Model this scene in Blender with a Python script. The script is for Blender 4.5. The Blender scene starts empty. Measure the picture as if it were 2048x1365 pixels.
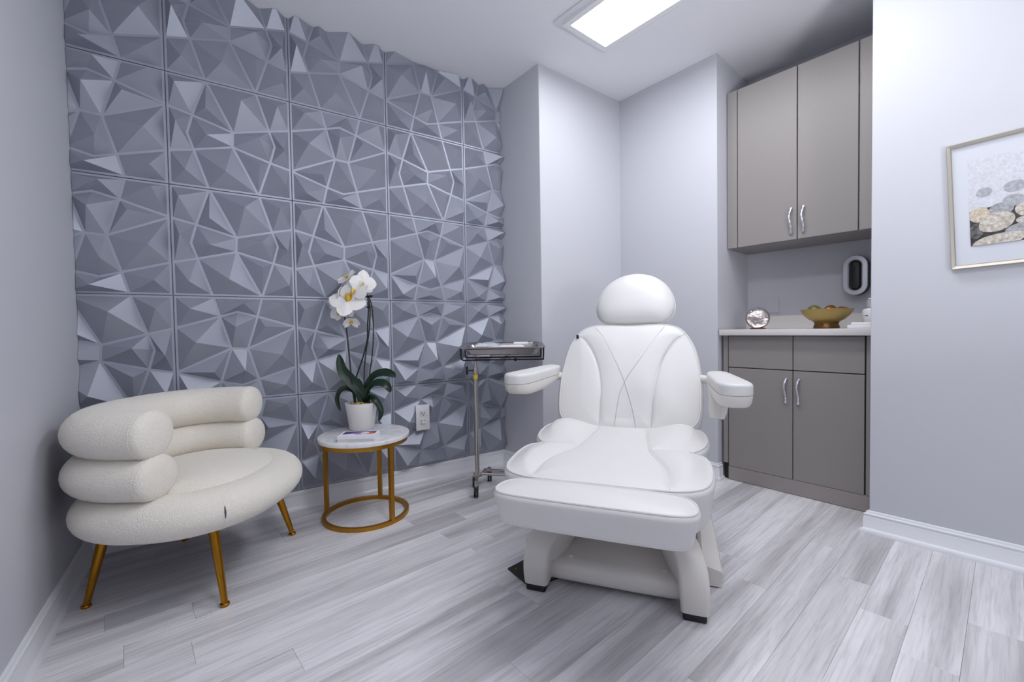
import bpy, bmesh, math, random
import numpy as np
from mathutils import Vector, Matrix
random.seed(7); R = random.Random(11)
sc = bpy.context.scene
COL = sc.collection
rad = math.radians

# ------------------------------------------------------------------ camera
F_PX = 880.0; YAW = rad(55.5); ROLL = 0.0165; PITCH = -math.atan(25.0 / F_PX)
fw = Vector((math.cos(YAW) * math.cos(PITCH), math.sin(YAW) * math.cos(PITCH), math.sin(PITCH)))
rt0 = Vector((math.sin(YAW), -math.cos(YAW), 0)); up0 = rt0.cross(fw)
rt = rt0 * math.cos(ROLL) - up0 * math.sin(ROLL); up = up0 * math.cos(ROLL) + rt0 * math.sin(ROLL)
cam_d = bpy.data.cameras.new('camera'); cam = bpy.data.objects.new('camera', cam_d); COL.objects.link(cam)
m3 = Matrix((rt, up, -fw)).transposed()
cam.matrix_world = Matrix.Translation((0, 0, 0.90)) @ m3.to_4x4()
cam_d.sensor_width = 36; cam_d.lens = F_PX / 2048 * 36; cam_d.clip_start = 0.02
sc.camera = cam
# ------------------------------------------------------------------ light, exposure
w = bpy.data.worlds.new('world'); sc.world = w; w.use_nodes = True
w.node_tree.nodes['Background'].inputs[0].default_value = (0.6, 0.65, 0.75, 1)
w.node_tree.nodes['Background'].inputs[1].default_value = 0.3
sc.view_settings.view_transform = 'Standard'; sc.view_settings.look = 'None'
sc.view_settings.exposure = 0.40; sc.view_settings.gamma = 1.0; sc.view_settings.use_curve_mapping = False
LIGHT_STRENGTH = 12.5; LIGHT2_STRENGTH = 9.5
bl = bpy.data.lights.new('added_ceiling_fill', 'AREA'); bl.energy = 22.0; bl.shape = 'DISK'; bl.size = 0.45; bl.color = (0.95, 0.97, 1.0)  # added fill light, unseen, aimed up to brighten the ceiling; not a room lamp
blo = bpy.data.objects.new('added_ceiling_fill', bl); COL.objects.link(blo); blo.location = (1.05, -0.85, 1.0); blo.rotation_euler = (rad(180 - 14), 0, 0)
CEIL = 2.45

# ------------------------------------------------------------------ materials
def lin(c):
    return tuple(((x / 255) / 12.92 if x / 255 <= 0.04045 else ((x / 255 + 0.055) / 1.055) ** 2.4) for x in c) + (1,)
def mat(name, rgb, rough=0.5, metal=0.0, spec=0.5, bump=0.0, scale=50.0, detail=2.0, var=0.0, emit=None, coat=0.0, kind='noise', stretch=None, sheen=0.0, bdist=0.002):
    m = bpy.data.materials.new(name); m.use_nodes = True; nt = m.node_tree; b = nt.nodes['Principled BSDF']
    c = lin(rgb); b.inputs['Base Color'].default_value = c; b.inputs['Roughness'].default_value = rough
    b.inputs['Metallic'].default_value = metal; b.inputs['Specular IOR Level'].default_value = spec
    b.inputs['Coat Weight'].default_value = coat; b.inputs['Sheen Weight'].default_value = sheen
    if emit is not None:
        b.inputs['Emission Color'].default_value = lin(rgb); b.inputs['Emission Strength'].default_value = emit
    tc = nt.nodes.new('ShaderNodeTexCoord'); src = tc.outputs['Object']
    if stretch:
        mp = nt.nodes.new('ShaderNodeMapping'); mp.inputs['Scale'].default_value = stretch
        nt.links.new(src, mp.inputs['Vector']); src = mp.outputs['Vector']
    if kind == 'voronoi':
        t = nt.nodes.new('ShaderNodeTexVoronoi'); t.inputs['Scale'].default_value = scale; fac = t.outputs['Distance']
    else:
        t = nt.nodes.new('ShaderNodeTexNoise'); t.inputs['Scale'].default_value = scale; t.inputs['Detail'].default_value = detail; fac = t.outputs['Fac']
    nt.links.new(src, t.inputs['Vector'])
    if var > 0:
        mx = nt.nodes.new('ShaderNodeMix'); mx.data_type = 'RGBA'
        mx.inputs['A'].default_value = tuple(x * (1 - var) for x in c[:3]) + (1,); mx.inputs['B'].default_value = tuple(min(1, x * (1 + var)) for x in c[:3]) + (1,)
        nt.links.new(fac, mx.inputs['Factor']); nt.links.new(mx.outputs['Result'], b.inputs['Base Color'])
    if bump > 0:
        bp = nt.nodes.new('ShaderNodeBump'); bp.inputs['Strength'].default_value = bump; bp.inputs['Distance'].default_value = bdist
        nt.links.new(fac, bp.inputs['Height']); nt.links.new(bp.outputs['Normal'], b.inputs['Normal'])
    return m

M = {}
M['wall'] = mat('wall_paint', (202, 203, 210), 0.55, bump=0.12, scale=220, bdist=0.0006, var=0.01)
M['ceiling'] = mat('ceiling_paint', (240, 240, 244), 0.8, bump=0.05, scale=200, bdist=0.0005)
M['trim'] = mat('white_trim_paint', (232, 233, 238), 0.3, bump=0.05, scale=60, bdist=0.0005)
M['panel'] = mat('grey_panel_paint', (164, 168, 180), 0.46, metal=0.45, bump=0.05, scale=300, bdist=0.0003, var=0.015)
M['leather'] = mat('white_vinyl', (215, 214, 213), 0.42, bump=0.12, scale=420, bdist=0.0005, spec=0.5, kind='voronoi')
M['piping'] = mat('white_piping', (214, 213, 212), 0.35, bump=0.05, scale=300, bdist=0.0004)
M['thread'] = mat('seam_thread', (186, 184, 182), 0.7, bump=0.05, scale=400, bdist=0.0003)
M['shell'] = mat('ivory_moulded_plastic', (222, 218, 212), 0.38, bump=0.04, scale=200, bdist=0.0004)
M['black'] = mat('black_rubber', (22, 22, 25), 0.5, bump=0.1, scale=120, bdist=0.0005)
M['plate'] = mat('dark_bronze_plate', (44, 38, 36), 0.35, metal=0.3, bump=0.05, scale=90, bdist=0.0004)
M['gold'] = mat('polished_brass', (178, 124, 38), 0.12, metal=1.0, bump=0.03, scale=20, bdist=0.0005)
M['gold_paint'] = mat('satin_gold_paint', (180, 128, 42), 0.36, metal=0.75, bump=0.05, scale=150, bdist=0.0004)
M['steel'] = mat('stainless_steel', (190, 184, 180), 0.22, metal=1.0, bump=0.05, scale=40, stretch=(1, 1, 12), bdist=0.0004)
M['kick'] = mat('brushed_steel_kick', (160, 154, 151), 0.42, metal=0.35, bump=0.15, scale=60, stretch=(1, 1, 20), bdist=0.0004, var=0.08)
M['dark_steel'] = mat('dark_wire', (40, 36, 36), 0.4, metal=0.6, bump=0.02)
M['chrome'] = mat('hammered_chrome', (225, 225, 230), 0.1, metal=1.0, bump=0.8, scale=120, bdist=0.002)
M['cab'] = mat('taupe_laminate', (146, 141, 139), 0.42, bump=0.15, scale=260, detail=4, var=0.10, bdist=0.0004)
M['cab_gap'] = mat('cabinet_carcass', (46, 43, 43), 0.6, bump=0.05, scale=100)
M['counter'] = mat('pale_quartz', (216, 212, 210), 0.3, bump=0.02, scale=90, var=0.02, detail=6)
M['white_plastic'] = mat('white_plastic', (232, 232, 234), 0.35, bump=0.02, scale=80)
M['ceramic'] = mat('white_ceramic', (226, 224, 222), 0.35, bump=0.05, scale=40, bdist=0.0005)
M['soil'] = mat('bark_mix', (92, 52, 30), 0.9, bump=1.0, scale=90, detail=4, var=0.5, bdist=0.006)
M['moss'] = mat('pale_moss', (196, 178, 110), 0.9, bump=1.0, scale=140, detail=4, var=0.3, bdist=0.004)
M['leaf'] = mat('dark_green_leaf', (14, 44, 26), 0.32, bump=0.1, scale=24, var=0.25, bdist=0.001)
M['stem'] = mat('dark_stem', (30, 34, 26), 0.5, bump=0.2, scale=120, bdist=0.0005)
M['petal'] = mat('white_petal', (240, 238, 236), 0.55, bump=0.1, scale=60, bdist=0.0008, sheen=0.2)
M['lip'] = mat('yellow_orchid_lip', (226, 190, 70), 0.5, bump=0.2, scale=200, var=0.3)
M['sepal'] = mat('green_bud', (170, 186, 100), 0.5, bump=0.1, scale=60)
M['paper'] = mat('white_paper', (238, 238, 242), 0.6, bump=0.02, scale=50)
M['purple'] = mat('purple_print', (62, 40, 120), 0.4, bump=0.02, var=0.15, scale=20)
M['lilac'] = mat('lilac_print', (170, 110, 180), 0.4, bump=0.02, var=0.1, scale=20)
M['orange'] = mat('orange_red_print', (228, 92, 60), 0.4, bump=0.02, var=0.15, scale=20)
M['bronze_bowl'] = mat('antique_gold_bowl', (176, 152, 92), 0.38, metal=0.5, bump=0.1, scale=90, var=0.1, bdist=0.0005)
M['bowl_foot'] = mat('dark_gold_foot', (120, 84, 44), 0.35, metal=0.7, bump=0.1, scale=60, var=0.3)
M['olive'] = mat('olive_fruit', (112, 108, 50), 0.4, bump=0.1, scale=30, var=0.15)
M['copper'] = mat('bronze_fruit', (158, 110, 56), 0.3, metal=0.6, bump=0.1, scale=25, var=0.4)
M['silver_ring'] = mat('silver_ring', (205, 206, 212), 0.28, metal=0.55, bump=0.02, scale=60)
M['dark_glass'] = mat('dark_glass', (8, 9, 18), 0.12, coat=0.0, bump=0.01, scale=20)
M['label_ink'] = mat('grey_ink', (90, 90, 95), 0.6, bump=0.01)
M['champagne'] = mat('champagne_frame', (196, 190, 176), 0.28, metal=0.85, bump=0.05, scale=40, stretch=(12, 1, 1), bdist=0.0004)
M['mat_board'] = mat('mat_board', (208, 211, 219), 0.7, bump=0.02, scale=200)
M['slot'] = mat('outlet_slot', (30, 30, 32), 0.6, bump=0.01)
M['yellow'] = mat('yellow_band', (220, 200, 40), 0.5, bump=0.01)
M['stain'] = mat('grey_stain', (96, 94, 98), 0.8, bump=0.05)
M['lamp'] = mat('led_diffuser', (250, 251, 255), 0.5, emit=LIGHT_STRENGTH)
M['lamp_dim'] = mat('led_diffuser_dim', (250, 251, 255), 0.5, emit=LIGHT2_STRENGTH)
M['fixture'] = mat('white_fixture', (240, 240, 242), 0.5, bump=0.02, scale=60)

def boucle():
    m = mat('cream_boucle', (247, 241, 229), 0.92, sheen=0.4); nt = m.node_tree; b = nt.nodes['Principled BSDF']
    tc = nt.nodes.new('ShaderNodeTexCoord')
    v = nt.nodes.new('ShaderNodeTexVoronoi'); v.inputs['Scale'].default_value = 330; v.inputs['Randomness'].default_value = 1
    n = nt.nodes.new('ShaderNodeTexNoise'); n.inputs['Scale'].default_value = 130; n.inputs['Detail'].default_value = 5
    ad = nt.nodes.new('ShaderNodeMath'); ad.operation = 'SUBTRACT'
    nt.links.new(tc.outputs['Object'], v.inputs['Vector']); nt.links.new(tc.outputs['Object'], n.inputs['Vector'])
    nt.links.new(n.outputs['Fac'], ad.inputs[0]); nt.links.new(v.outputs['Distance'], ad.inputs[1])
    bp = nt.nodes.new('ShaderNodeBump'); bp.inputs['Strength'].default_value = 0.8; bp.inputs['Distance'].default_value = 0.0025
    nt.links.new(ad.outputs[0], bp.inputs['Height']); nt.links.new(bp.outputs['Normal'], b.inputs['Normal'])
    return m
M['boucle'] = boucle()

def pouch_mat():
    m = bpy.data.materials.new('clear_pouch_film'); m.use_nodes = True; b = m.node_tree.nodes['Principled BSDF']
    b.inputs['Base Color'].default_value = (0.85, 0.88, 0.95, 1); b.inputs['Roughness'].default_value = 0.15
    b.inputs['Alpha'].default_value = 0.55; return m
M['pouch'] = pouch_mat()

def marble():
    m = mat('white_marble', (226, 226, 228), 0.22, coat=0.3); nt = m.node_tree; b = nt.nodes['Principled BSDF']
    tc = nt.nodes.new('ShaderNodeTexCoord'); n = nt.nodes.new('ShaderNodeTexNoise'); n.inputs['Scale'].default_value = 7; n.inputs['Detail'].default_value = 8; n.inputs['Distortion'].default_value = 1.5
    r = nt.nodes.new('ShaderNodeValToRGB'); r.color_ramp.elements[0].position = 0.42; r.color_ramp.elements[0].color = lin((232, 232, 234)); r.color_ramp.elements[1].position = 0.56; r.color_ramp.elements[1].color = lin((236, 235, 236))
    e = r.color_ramp.elements.new(0.49); e.color = lin((218, 218, 222))
    nt.links.new(tc.outputs['Object'], n.inputs['Vector']); nt.links.new(n.outputs['Fac'], r.inputs['Fac']); nt.links.new(r.outputs['Color'], b.inputs['Base Color'])
    return m
M['marble'] = marble()

def wood():
    """grey washed vinyl plank: each plank gets its own tone and grain through Object Info random"""
    m = bpy.data.materials.new('grey_vinyl_plank'); m.use_nodes = True; nt = m.node_tree; b = nt.nodes['Principled BSDF']; N = nt.nodes; Lk = nt.links
    tc = N.new('ShaderNodeTexCoord'); oi = N.new('ShaderNodeObjectInfo')
    mul = N.new('ShaderNodeMath'); mul.operation = 'MULTIPLY'; mul.inputs[1].default_value = 37.0; Lk.new(oi.outputs['Random'], mul.inputs[0])
    cmb = N.new('ShaderNodeCombineXYZ'); Lk.new(mul.outputs[0], cmb.inputs[0]); Lk.new(mul.outputs[0], cmb.inputs[2])
    add = N.new('ShaderNodeVectorMath'); add.operation = 'ADD'; Lk.new(tc.outputs['Object'], add.inputs[0]); Lk.new(cmb.outputs[0], add.inputs[1])
    def noise(scale, sx, sy, detail, dist):
        mp = N.new('ShaderNodeMapping'); mp.inputs['Scale'].default_value = (sx, sy, 1); Lk.new(add.outputs[0], mp.inputs['Vector'])
        n = N.new('ShaderNodeTexNoise'); n.inputs['Scale'].default_value = scale; n.inputs['Detail'].default_value = detail; n.inputs['Distortion'].default_value = dist
        Lk.new(mp.outputs[0], n.inputs['Vector']); return n
    broad = noise(1.3, 0.6, 9.0, 3, 0.3); fine = noise(5, 1.0, 26.0, 6, 0.5); cath = noise(2.4, 0.9, 6.0, 2, 0.2)
    wv = N.new('ShaderNodeMath'); wv.operation = 'MULTIPLY'; wv.inputs[1].default_value = 75; Lk.new(cath.outputs['Fac'], wv.inputs[0])
    sn = N.new('ShaderNodeMath'); sn.operation = 'SINE'; Lk.new(wv.outputs[0], sn.inputs[0])
    r1 = N.new('ShaderNodeValToRGB'); r1.color_ramp.elements[0].position = 0.30; r1.color_ramp.elements[0].color = lin((186, 184, 187)); r1.color_ramp.elements[1].position = 0.56; r1.color_ramp.elements[1].color = lin((232, 231, 235))
    Lk.new(broad.outputs['Fac'], r1.inputs['Fac'])
    r2 = N.new('ShaderNodeValToRGB'); r2.color_ramp.elements[0].position = 0.34; r2.color_ramp.elements[0].color = (0.80, 0.79, 0.79, 1); r2.color_ramp.elements[1].position = 0.52; r2.color_ramp.elements[1].color = (1, 1, 1, 1)
    Lk.new(fine.outputs['Fac'], r2.inputs['Fac'])
    mx = N.new('ShaderNodeMix'); mx.data_type = 'RGBA'; mx.blend_type = 'MULTIPLY'; mx.inputs['Factor'].default_value = 0.85
    Lk.new(r1.outputs['Color'], mx.inputs['A']); Lk.new(r2.outputs['Color'], mx.inputs['B'])
    r3 = N.new('ShaderNodeMapRange'); r3.inputs['From Min'].default_value = -1; r3.inputs['From Max'].default_value = -0.2; r3.inputs['To Min'].default_value = 0.965; r3.inputs['To Max'].default_value = 1.0
    Lk.new(sn.outputs[0], r3.inputs['Value'])
    tone = N.new('ShaderNodeMapRange'); tone.inputs['To Min'].default_value = 0.96; tone.inputs['To Max'].default_value = 1.03; Lk.new(oi.outputs['Random'], tone.inputs['Value'])
    pr = N.new('ShaderNodeMath'); pr.operation = 'MULTIPLY'; Lk.new(r3.outputs[0], pr.inputs[0]); Lk.new(tone.outputs[0], pr.inputs[1])
    sc_ = N.new('ShaderNodeVectorMath'); sc_.operation = 'SCALE'; Lk.new(mx.outputs['Result'], sc_.inputs[0]); Lk.new(pr.outputs[0], sc_.inputs['Scale'])
    Lk.new(sc_.outputs[0], b.inputs['Base Color'])
    b.inputs['Roughness'].default_value = 0.32
    bp = N.new('ShaderNodeBump'); bp.inputs['Strength'].default_value = 0.25; bp.inputs['Distance'].default_value = 0.0006
    Lk.new(fine.outputs['Fac'], bp.inputs['Height']); Lk.new(bp.outputs['Normal'], b.inputs['Normal'])
    return m
M['wood'] = wood()

def print_mat(name, dark, light, scale, lo=0.35, hi=0.65):
    m = bpy.data.materials.new(name); m.use_nodes = True; nt = m.node_tree; b = nt.nodes['Principled BSDF']
    tc = nt.nodes.new('ShaderNodeTexCoord'); n = nt.nodes.new('ShaderNodeTexNoise'); n.inputs['Scale'].default_value = scale; n.inputs['Detail'].default_value = 6
    r = nt.nodes.new('ShaderNodeValToRGB'); r.color_ramp.elements[0].position = lo; r.color_ramp.elements[0].color = lin(dark); r.color_ramp.elements[1].position = hi; r.color_ramp.elements[1].color = lin(light)
    nt.links.new(tc.outputs['Object'], n.inputs['Vector']); nt.links.new(n.outputs['Fac'], r.inputs['Fac']); nt.links.new(r.outputs['Color'], b.inputs['Base Color'])
    b.inputs['Roughness'].default_value = 0.5
    return m

# ------------------------------------------------------------------ helpers
def link(o, parent=None):
    COL.objects.link(o)
    if parent is not None: o.parent = parent
    return o
def mesh_obj(name, verts, faces, material, parent=None, smooth=False, loc=None, rotz=0.0, mats=None, fmat=None, angle=None):
    me = bpy.data.meshes.new(name); me.from_pydata([tuple(map(float, v)) for v in verts], [], faces)
    for mm in (mats or [material]): me.materials.append(mm)
    if fmat: me.polygons.foreach_set('material_index', fmat)
    bm = bmesh.new(); bm.from_mesh(me); bmesh.ops.recalc_face_normals(bm, faces=bm.faces); bm.to_mesh(me); bm.free()
    if smooth:
        me.polygons.foreach_set('use_smooth', [True] * len(me.polygons))
        if angle: me.set_sharp_from_angle(angle=rad(angle))
    o = bpy.data.objects.new(name, me)
    if loc is not None: o.location = loc
    o.rotation_euler[2] = rotz
    return link(o, parent)
def bm_obj(name, bm, material, parent=None, smooth=False, loc=None, rotz=0.0, angle=None):
    me = bpy.data.meshes.new(name); bmesh.ops.recalc_face_normals(bm, faces=bm.faces); bm.to_mesh(me); bm.free(); me.materials.append(material)
    if smooth:
        me.polygons.foreach_set('use_smooth', [True] * len(me.polygons))
        if angle: me.set_sharp_from_angle(angle=rad(angle))
    o = bpy.data.objects.new(name, me)
    if loc is not None: o.location = loc
    o.rotation_euler[2] = rotz
    return link(o, parent)
def empty(name, loc, rotz, label, cat, group=None):
    o = bpy.data.objects.new(name, None); o.empty_display_size = 0.1; o.location = loc; o.rotation_euler[2] = rotz
    o['label'] = label; o['category'] = cat
    if group: o['group'] = group
    return link(o)
def tag(o, label, cat, group=None):
    o['label'] = label; o['category'] = cat
    if group: o['group'] = group
    return o
def structure(o): o['kind'] = 'structure'; return o
def box(name, lo, hi, material, parent=None, bevel=0.0, seg=2, **k):
    bm = bmesh.new(); bmesh.ops.create_cube(bm, size=1.0)
    for v in bm.verts: v.co = Vector([(lo[i] + hi[i]) / 2 + v.co[i] * (hi[i] - lo[i]) for i in range(3)])
    if bevel > 0: bmesh.ops.bevel(bm, geom=bm.edges[:], offset=bevel, segments=seg, profile=0.5, affect='EDGES')
    return bm_obj(name, bm, material, parent, smooth=bevel > 0, angle=35 if bevel > 0 else None, **k)
def catmull(pts, n=8, closed=False):
    P = [np.array(p, float) for p in pts]; out = []; N = len(P)
    rng = range(N) if closed else range(N - 1)
    for i in rng:
        if closed: a, b, c, d = P[i - 1], P[i], P[(i + 1) % N], P[(i + 2) % N]
        else: b, c = P[i], P[i + 1]; a = P[i - 1] if i > 0 else 2 * b - c; d = P[i + 2] if i + 2 < N else 2 * c - b
        for t in np.linspace(0, 1, n, endpoint=False):
            out.append(0.5 * ((2 * b) + (-a + c) * t + (2 * a - 5 * b + 4 * c - d) * t * t + (-a + 3 * b - 3 * c + d) * t ** 3))
    if not closed: out.append(P[-1])
    return out
def tube_geo(path, rads, n=10, closed=False, square=False, cap=True, upv=(0, 0, 1), round_cap=False):
    """swept section; rads: list of r or (ra, rb) (ra sideways, rb along up)"""
    P = [np.array(p, float) for p in path]; N = len(P); V = []; Fc = []
    if not isinstance(rads, (list, tuple)): rads = [rads] * N
    U0 = np.array(upv, float)
    for i, p in enumerate(P):
        a = P[i - 1] if (i > 0 or closed) else P[i]; b = P[(i + 1) % N] if (i < N - 1 or closed) else P[i]
        t = b - a; t /= np.linalg.norm(t) + 1e-12
        s = np.cross(t, U0)
        if np.linalg.norm(s) < 0.05: s = np.cross(t, np.array([0.0, 1, 0.1]))
        s /= np.linalg.norm(s); u = np.cross(s, t)
        r = rads[i]; ra, rb = (r if isinstance(r, (tuple, list)) else (r, r))
        for k in range(n):
            th = 2 * math.pi * (k + (0.5 if square else 0)) / n
            c, d = math.cos(th), math.sin(th)
            if square: c, d = c * 1.4142, d * 1.4142
            V.append(p + s * c * ra + u * d * rb)
    M_ = N if closed else N - 1
    for i in range(M_):
        for k in range(n):
            a = i * n + k; b = i * n + (k + 1) % n; j = (i + 1) % N
            Fc.append((a, b, j * n + (k + 1) % n, j * n + k))
    if cap and not closed:
        Fc.append(tuple(range(n - 1, -1, -1))); Fc.append(tuple((N - 1) * n + k for k in range(n)))
    return V, Fc
def tube(name, path, rads, material, parent=None, n=10, **k):
    sm = not k.get('square', False)
    V, Fc = tube_geo(path, rads, n, **k); return mesh_obj(name, V, Fc, material, parent, smooth=sm, angle=50 if sm else None)
def join(geos):
    V = []; Fc = []
    for v, f in geos:
        o = len(V); V += list(v); Fc += [tuple(i + o for i in q) for q in f]
    return V, Fc
def box_geo(lo, hi):
    x0, y0, z0 = lo; x1, y1, z1 = hi
    return [(x0, y0, z0), (x1, y0, z0), (x1, y1, z0), (x0, y1, z0), (x0, y0, z1), (x1, y0, z1), (x1, y1, z1), (x0, y1, z1)], [(0, 3, 2, 1), (4, 5, 6, 7), (0, 1, 5, 4), (1, 2, 6, 5), (2, 3, 7, 6), (3, 0, 4, 7)]
def lathe_geo(prof, n=48, c=(0, 0)):
    V = []; Fc = []
    for r, z in prof:
        for k in range(n): V.append((c[0] + r * math.cos(2 * math.pi * k / n), c[1] + r * math.sin(2 * math.pi * k / n), z))
    for i in range(len(prof) - 1):
        for k in range(n): Fc.append((i * n + k, i * n + (k + 1) % n, (i + 1) * n + (k + 1) % n, (i + 1) * n + k))
    if prof[0][0] > 1e-6: Fc.append(tuple(range(n - 1, -1, -1)))
    if prof[-1][0] > 1e-6: Fc.append(tuple((len(prof) - 1) * n + k for k in range(n)))
    return V, Fc
def lathe(name, prof, material, parent=None, n=48, c=(0, 0), angle=40):
    V, Fc = lathe_geo([(max(r, 1e-5), z) for r, z in prof], n, c)
    return mesh_obj(name, V, Fc, material, parent, smooth=True, angle=angle)
def rprof(r, h, rad_=0.003, z0=0.0):
    """profile of a disc with rounded edges"""
    o = [(0, z0)]
    for a in np.linspace(-90, 0, 5): o.append((r - rad_ + rad_ * math.cos(rad(a)), z0 + rad_ + rad_ * math.sin(rad(a))))
    for a in np.linspace(0, 90, 5): o.append((r - rad_ + rad_ * math.cos(rad(a)), z0 + h - rad_ + rad_ * math.sin(rad(a))))
    return o + [(0, z0 + h)]
def prism_geo(poly, z0, z1):
    n = len(poly)
    V = [(p[0], p[1], z0) for p in poly] + [(p[0], p[1], z1) for p in poly]
    return V, [tuple(range(n - 1, -1, -1)), tuple(range(n, 2 * n))] + [(i, (i + 1) % n, n + (i + 1) % n, n + i) for i in range(n)]

def prism(name, poly, z0, z1, material, bevel_verts=(), parent=None):
    bm = bmesh.new(); V, Fc = prism_geo(poly, z0, z1); vs = [bm.verts.new(v) for v in V]
    for f in Fc: bm.faces.new([vs[i] for i in f])
    if bevel_verts:
        n = len(poly); bm.edges.ensure_lookup_table()
        es = [e for e in bm.edges for i in bevel_verts if {e.verts[0], e.verts[1]} == {vs[i], vs[n + i]}]
        bmesh.ops.bevel(bm, geom=es, offset=0.006, segments=3, profile=0.5, affect='EDGES')
    return bm_obj(name, bm, material, parent, smooth=bool(bevel_verts), angle=25)

# ------------------------------------------------------------------ room shell
LX = -0.433; BY = 2.450
C1 = (1.605, BY); PA = (1.632, 2.055); PB = (2.372, 2.10); E2 = (2.425, 1.425); RB = (2.885, 1.489)
PE = (2.316, 0.679); pw = Vector((0.134, -0.991)); REAR = -1.7
PW2 = (PE[0] + pw.x * 2.43, PE[1] + pw.y * 2.43)
u2 = Vector((0.105, -0.9945)); BK2 = (RB[0] + u2.x * 0.86, RB[1] + u2.y * 0.86)
wl = structure(prism('wall_left', [(LX, REAR), (LX, BY), (LX - 0.1, BY + 0.1), (LX - 0.1, REAR)], 0, CEIL, M['wall']))
wb = structure(prism('wall_back', [(LX, BY), C1, (C1[0], BY + 0.1), (LX - 0.1, BY + 0.1)], 0, CEIL, M['wall']))
structure(prism('wall_corner', [C1, PA, PB, (PB[0] + 0.05, BY + 0.1), (C1[0], BY + 0.1)], 0, CEIL, M['wall'], bevel_verts=(1,)))
structure(prism('wall_right', [PB, E2, RB, (RB[0] + 0.01, RB[1] + 0.1), (RB[0] + 0.01, BY + 0.1), (PB[0] + 0.05, BY + 0.1)], 0, CEIL, M['wall'], bevel_verts=(1,)))
structure(prism('wall_niche', [RB, BK2, (BK2[0] + 0.1, BK2[1]), (RB[0] + 0.1, RB[1])], 0, CEIL, M['wall']))
structure(prism('wall_front', [PE, PW2, (3.1, PW2[1]), (3.1, 0.63), (2.42, 0.665)], 0, CEIL, M['wall'], bevel_verts=(0,)))
structure(prism('wall_rear', [(LX - 0.1, REAR), (3.1, REAR), (3.1, REAR - 0.1), (LX - 0.1, REAR - 0.1)], 0, CEIL, M['wall']))
structure(mesh_obj('ceiling', *box_geo((LX - 0.1, REAR - 0.1, CEIL), (3.2, BY + 0.12, CEIL + 0.08)), M['ceiling']))
floor = structure(mesh_obj('floor', *box_geo((LX - 0.1, REAR - 0.1, -0.08), (3.2, BY + 0.12, -0.006)), M['cab_gap']))

# planks (each one a part of the floor)
def clip_poly(poly, a, b, c):  # keep a*x+b*y<=c
    out = []
    for i in range(len(poly)):
        p, q = poly[i - 1], poly[i]; dp = a * p[0] + b * p[1] - c; dq = a * q[0] + b * q[1] - c
        if (dp <= 0) != (dq <= 0):
            t = dp / (dp - dq); out.append((p[0] + (q[0] - p[0]) * t, p[1] + (q[1] - p[1]) * t))
        if dq <= 0: out.append(q)
    return out
TH = rad(7.0); pd = (math.cos(TH), math.sin(TH)); pn = (-pd[1], pd[0])
PWID = 0.1155; PLEN = 1.05
known = {0: 1.863, 1: 1.560, 3: 1.887}
for k in range(-18, 24):
    n0 = -0.042 + k * PWID; off = known.get(k, R.random() * PLEN + 0.5)
    for j in range(-5, 4):
        a0 = off + j * PLEN; a1 = a0 + PLEN; g = 0.00025
        rect = [(a0 + g, n0 + g), (a1 - g, n0 + g), (a1 - g, n0 + PWID - g), (a0 + g, n0 + PWID - g)]
        poly = [(pd[0] * a + pn[0] * n, pd[1] * a + pn[1] * n) for a, n in rect]
        for (a, b, c) in ((-1, 0, -LX + 0.0), (1, 0, 2.9), (0, 1, BY), (0, -1, -REAR)):
            if poly: poly = clip_poly(poly, a, b, c)
        if len(poly) < 3: continue
        loc = [((p[0] * pd[0] + p[1] * pd[1]) - a0, (p[0] * pn[0] + p[1] * pn[1]) - n0) for p in poly]
        area = 0.5 * abs(sum(loc[i - 1][0] * loc[i][1] - loc[i][0] * loc[i - 1][1] for i in range(len(loc))))
        if area < 2e-4: continue
        cx = sum(p[0] for p in loc) / len(loc); cy = sum(p[1] for p in loc) / len(loc)
        V = [(p[0], p[1], -0.006) for p in loc] + [(p[0], p[1], -0.0006) for p in loc]
        ins = [(p[0] + (0.0007 if p[0] < cx else -0.0007), p[1] + (0.0006 if p[1] < cy else -0.0006), 0.0) for p in loc]
        V += ins; n = len(loc)
        Fc = [tuple(range(n - 1, -1, -1)), tuple(range(2 * n, 3 * n))]
        for q in range(2): Fc += [(q * n + i, q * n + (i + 1) % n, (q + 1) * n + (i + 1) % n, (q + 1) * n + i) for i in range(n)]
        mesh_obj('plank', V, Fc, M['wood'], floor, loc=(pd[0] * a0 + pn[0] * n0, pd[1] * a0 + pn[1] * n0, 0), rotz=TH)

# baseboards: moulded profile swept along the wall foot with mitred corners
BPROF = [(0, 0), (0.026, 0), (0.0255, 0.006), (0.022, 0.014), (0.016, 0.019), (0.0145, 0.021), (0.0145, 0.064), (0.012, 0.068), (0.0115, 0.074), (0.0135, 0.077), (0.0125, 0.081), (0.008, 0.084), (0.007, 0.090), (0.004, 0.093), (0, 0.093)]
def baseboard(name, path, side=1):
    P = [Vector(p) for p in path]; V = []; n = len(BPROF)
    for i, p in enumerate(P):
        ds = []
        if i > 0: ds.append((P[i] - P[i - 1]).normalized())
        if i < len(P) - 1: ds.append((P[i + 1] - P[i]).normalized())
        ns = [Vector((d.y, -d.x)) * side for d in ds]
        m = (ns[0] + ns[-1]); m.normalize(); sc_ = 1 / max(0.3, m.dot(ns[0]))
        for t, z in BPROF: q = p + m * (t * sc_); V.append((q.x, q.y, z))
    Fc = [tuple(range(n - 1, -1, -1)), tuple((len(P) - 1) * n + k for k in range(n))]
    for i in range(len(P) - 1):
        for k in range(n): Fc.append((i * n + k, i * n + (k + 1) % n, (i + 1) * n + (k + 1) % n, (i + 1) * n + k))
    return structure(mesh_obj(name, V, Fc, M['trim'], smooth=True, angle=40))
baseboard('baseboard_left', [(LX, REAR), (LX, BY)])
baseboard('baseboard_back', [(LX, BY), C1, PA, PB, E2, (E2[0] + 0.036, E2[1] + 0.005)])
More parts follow.
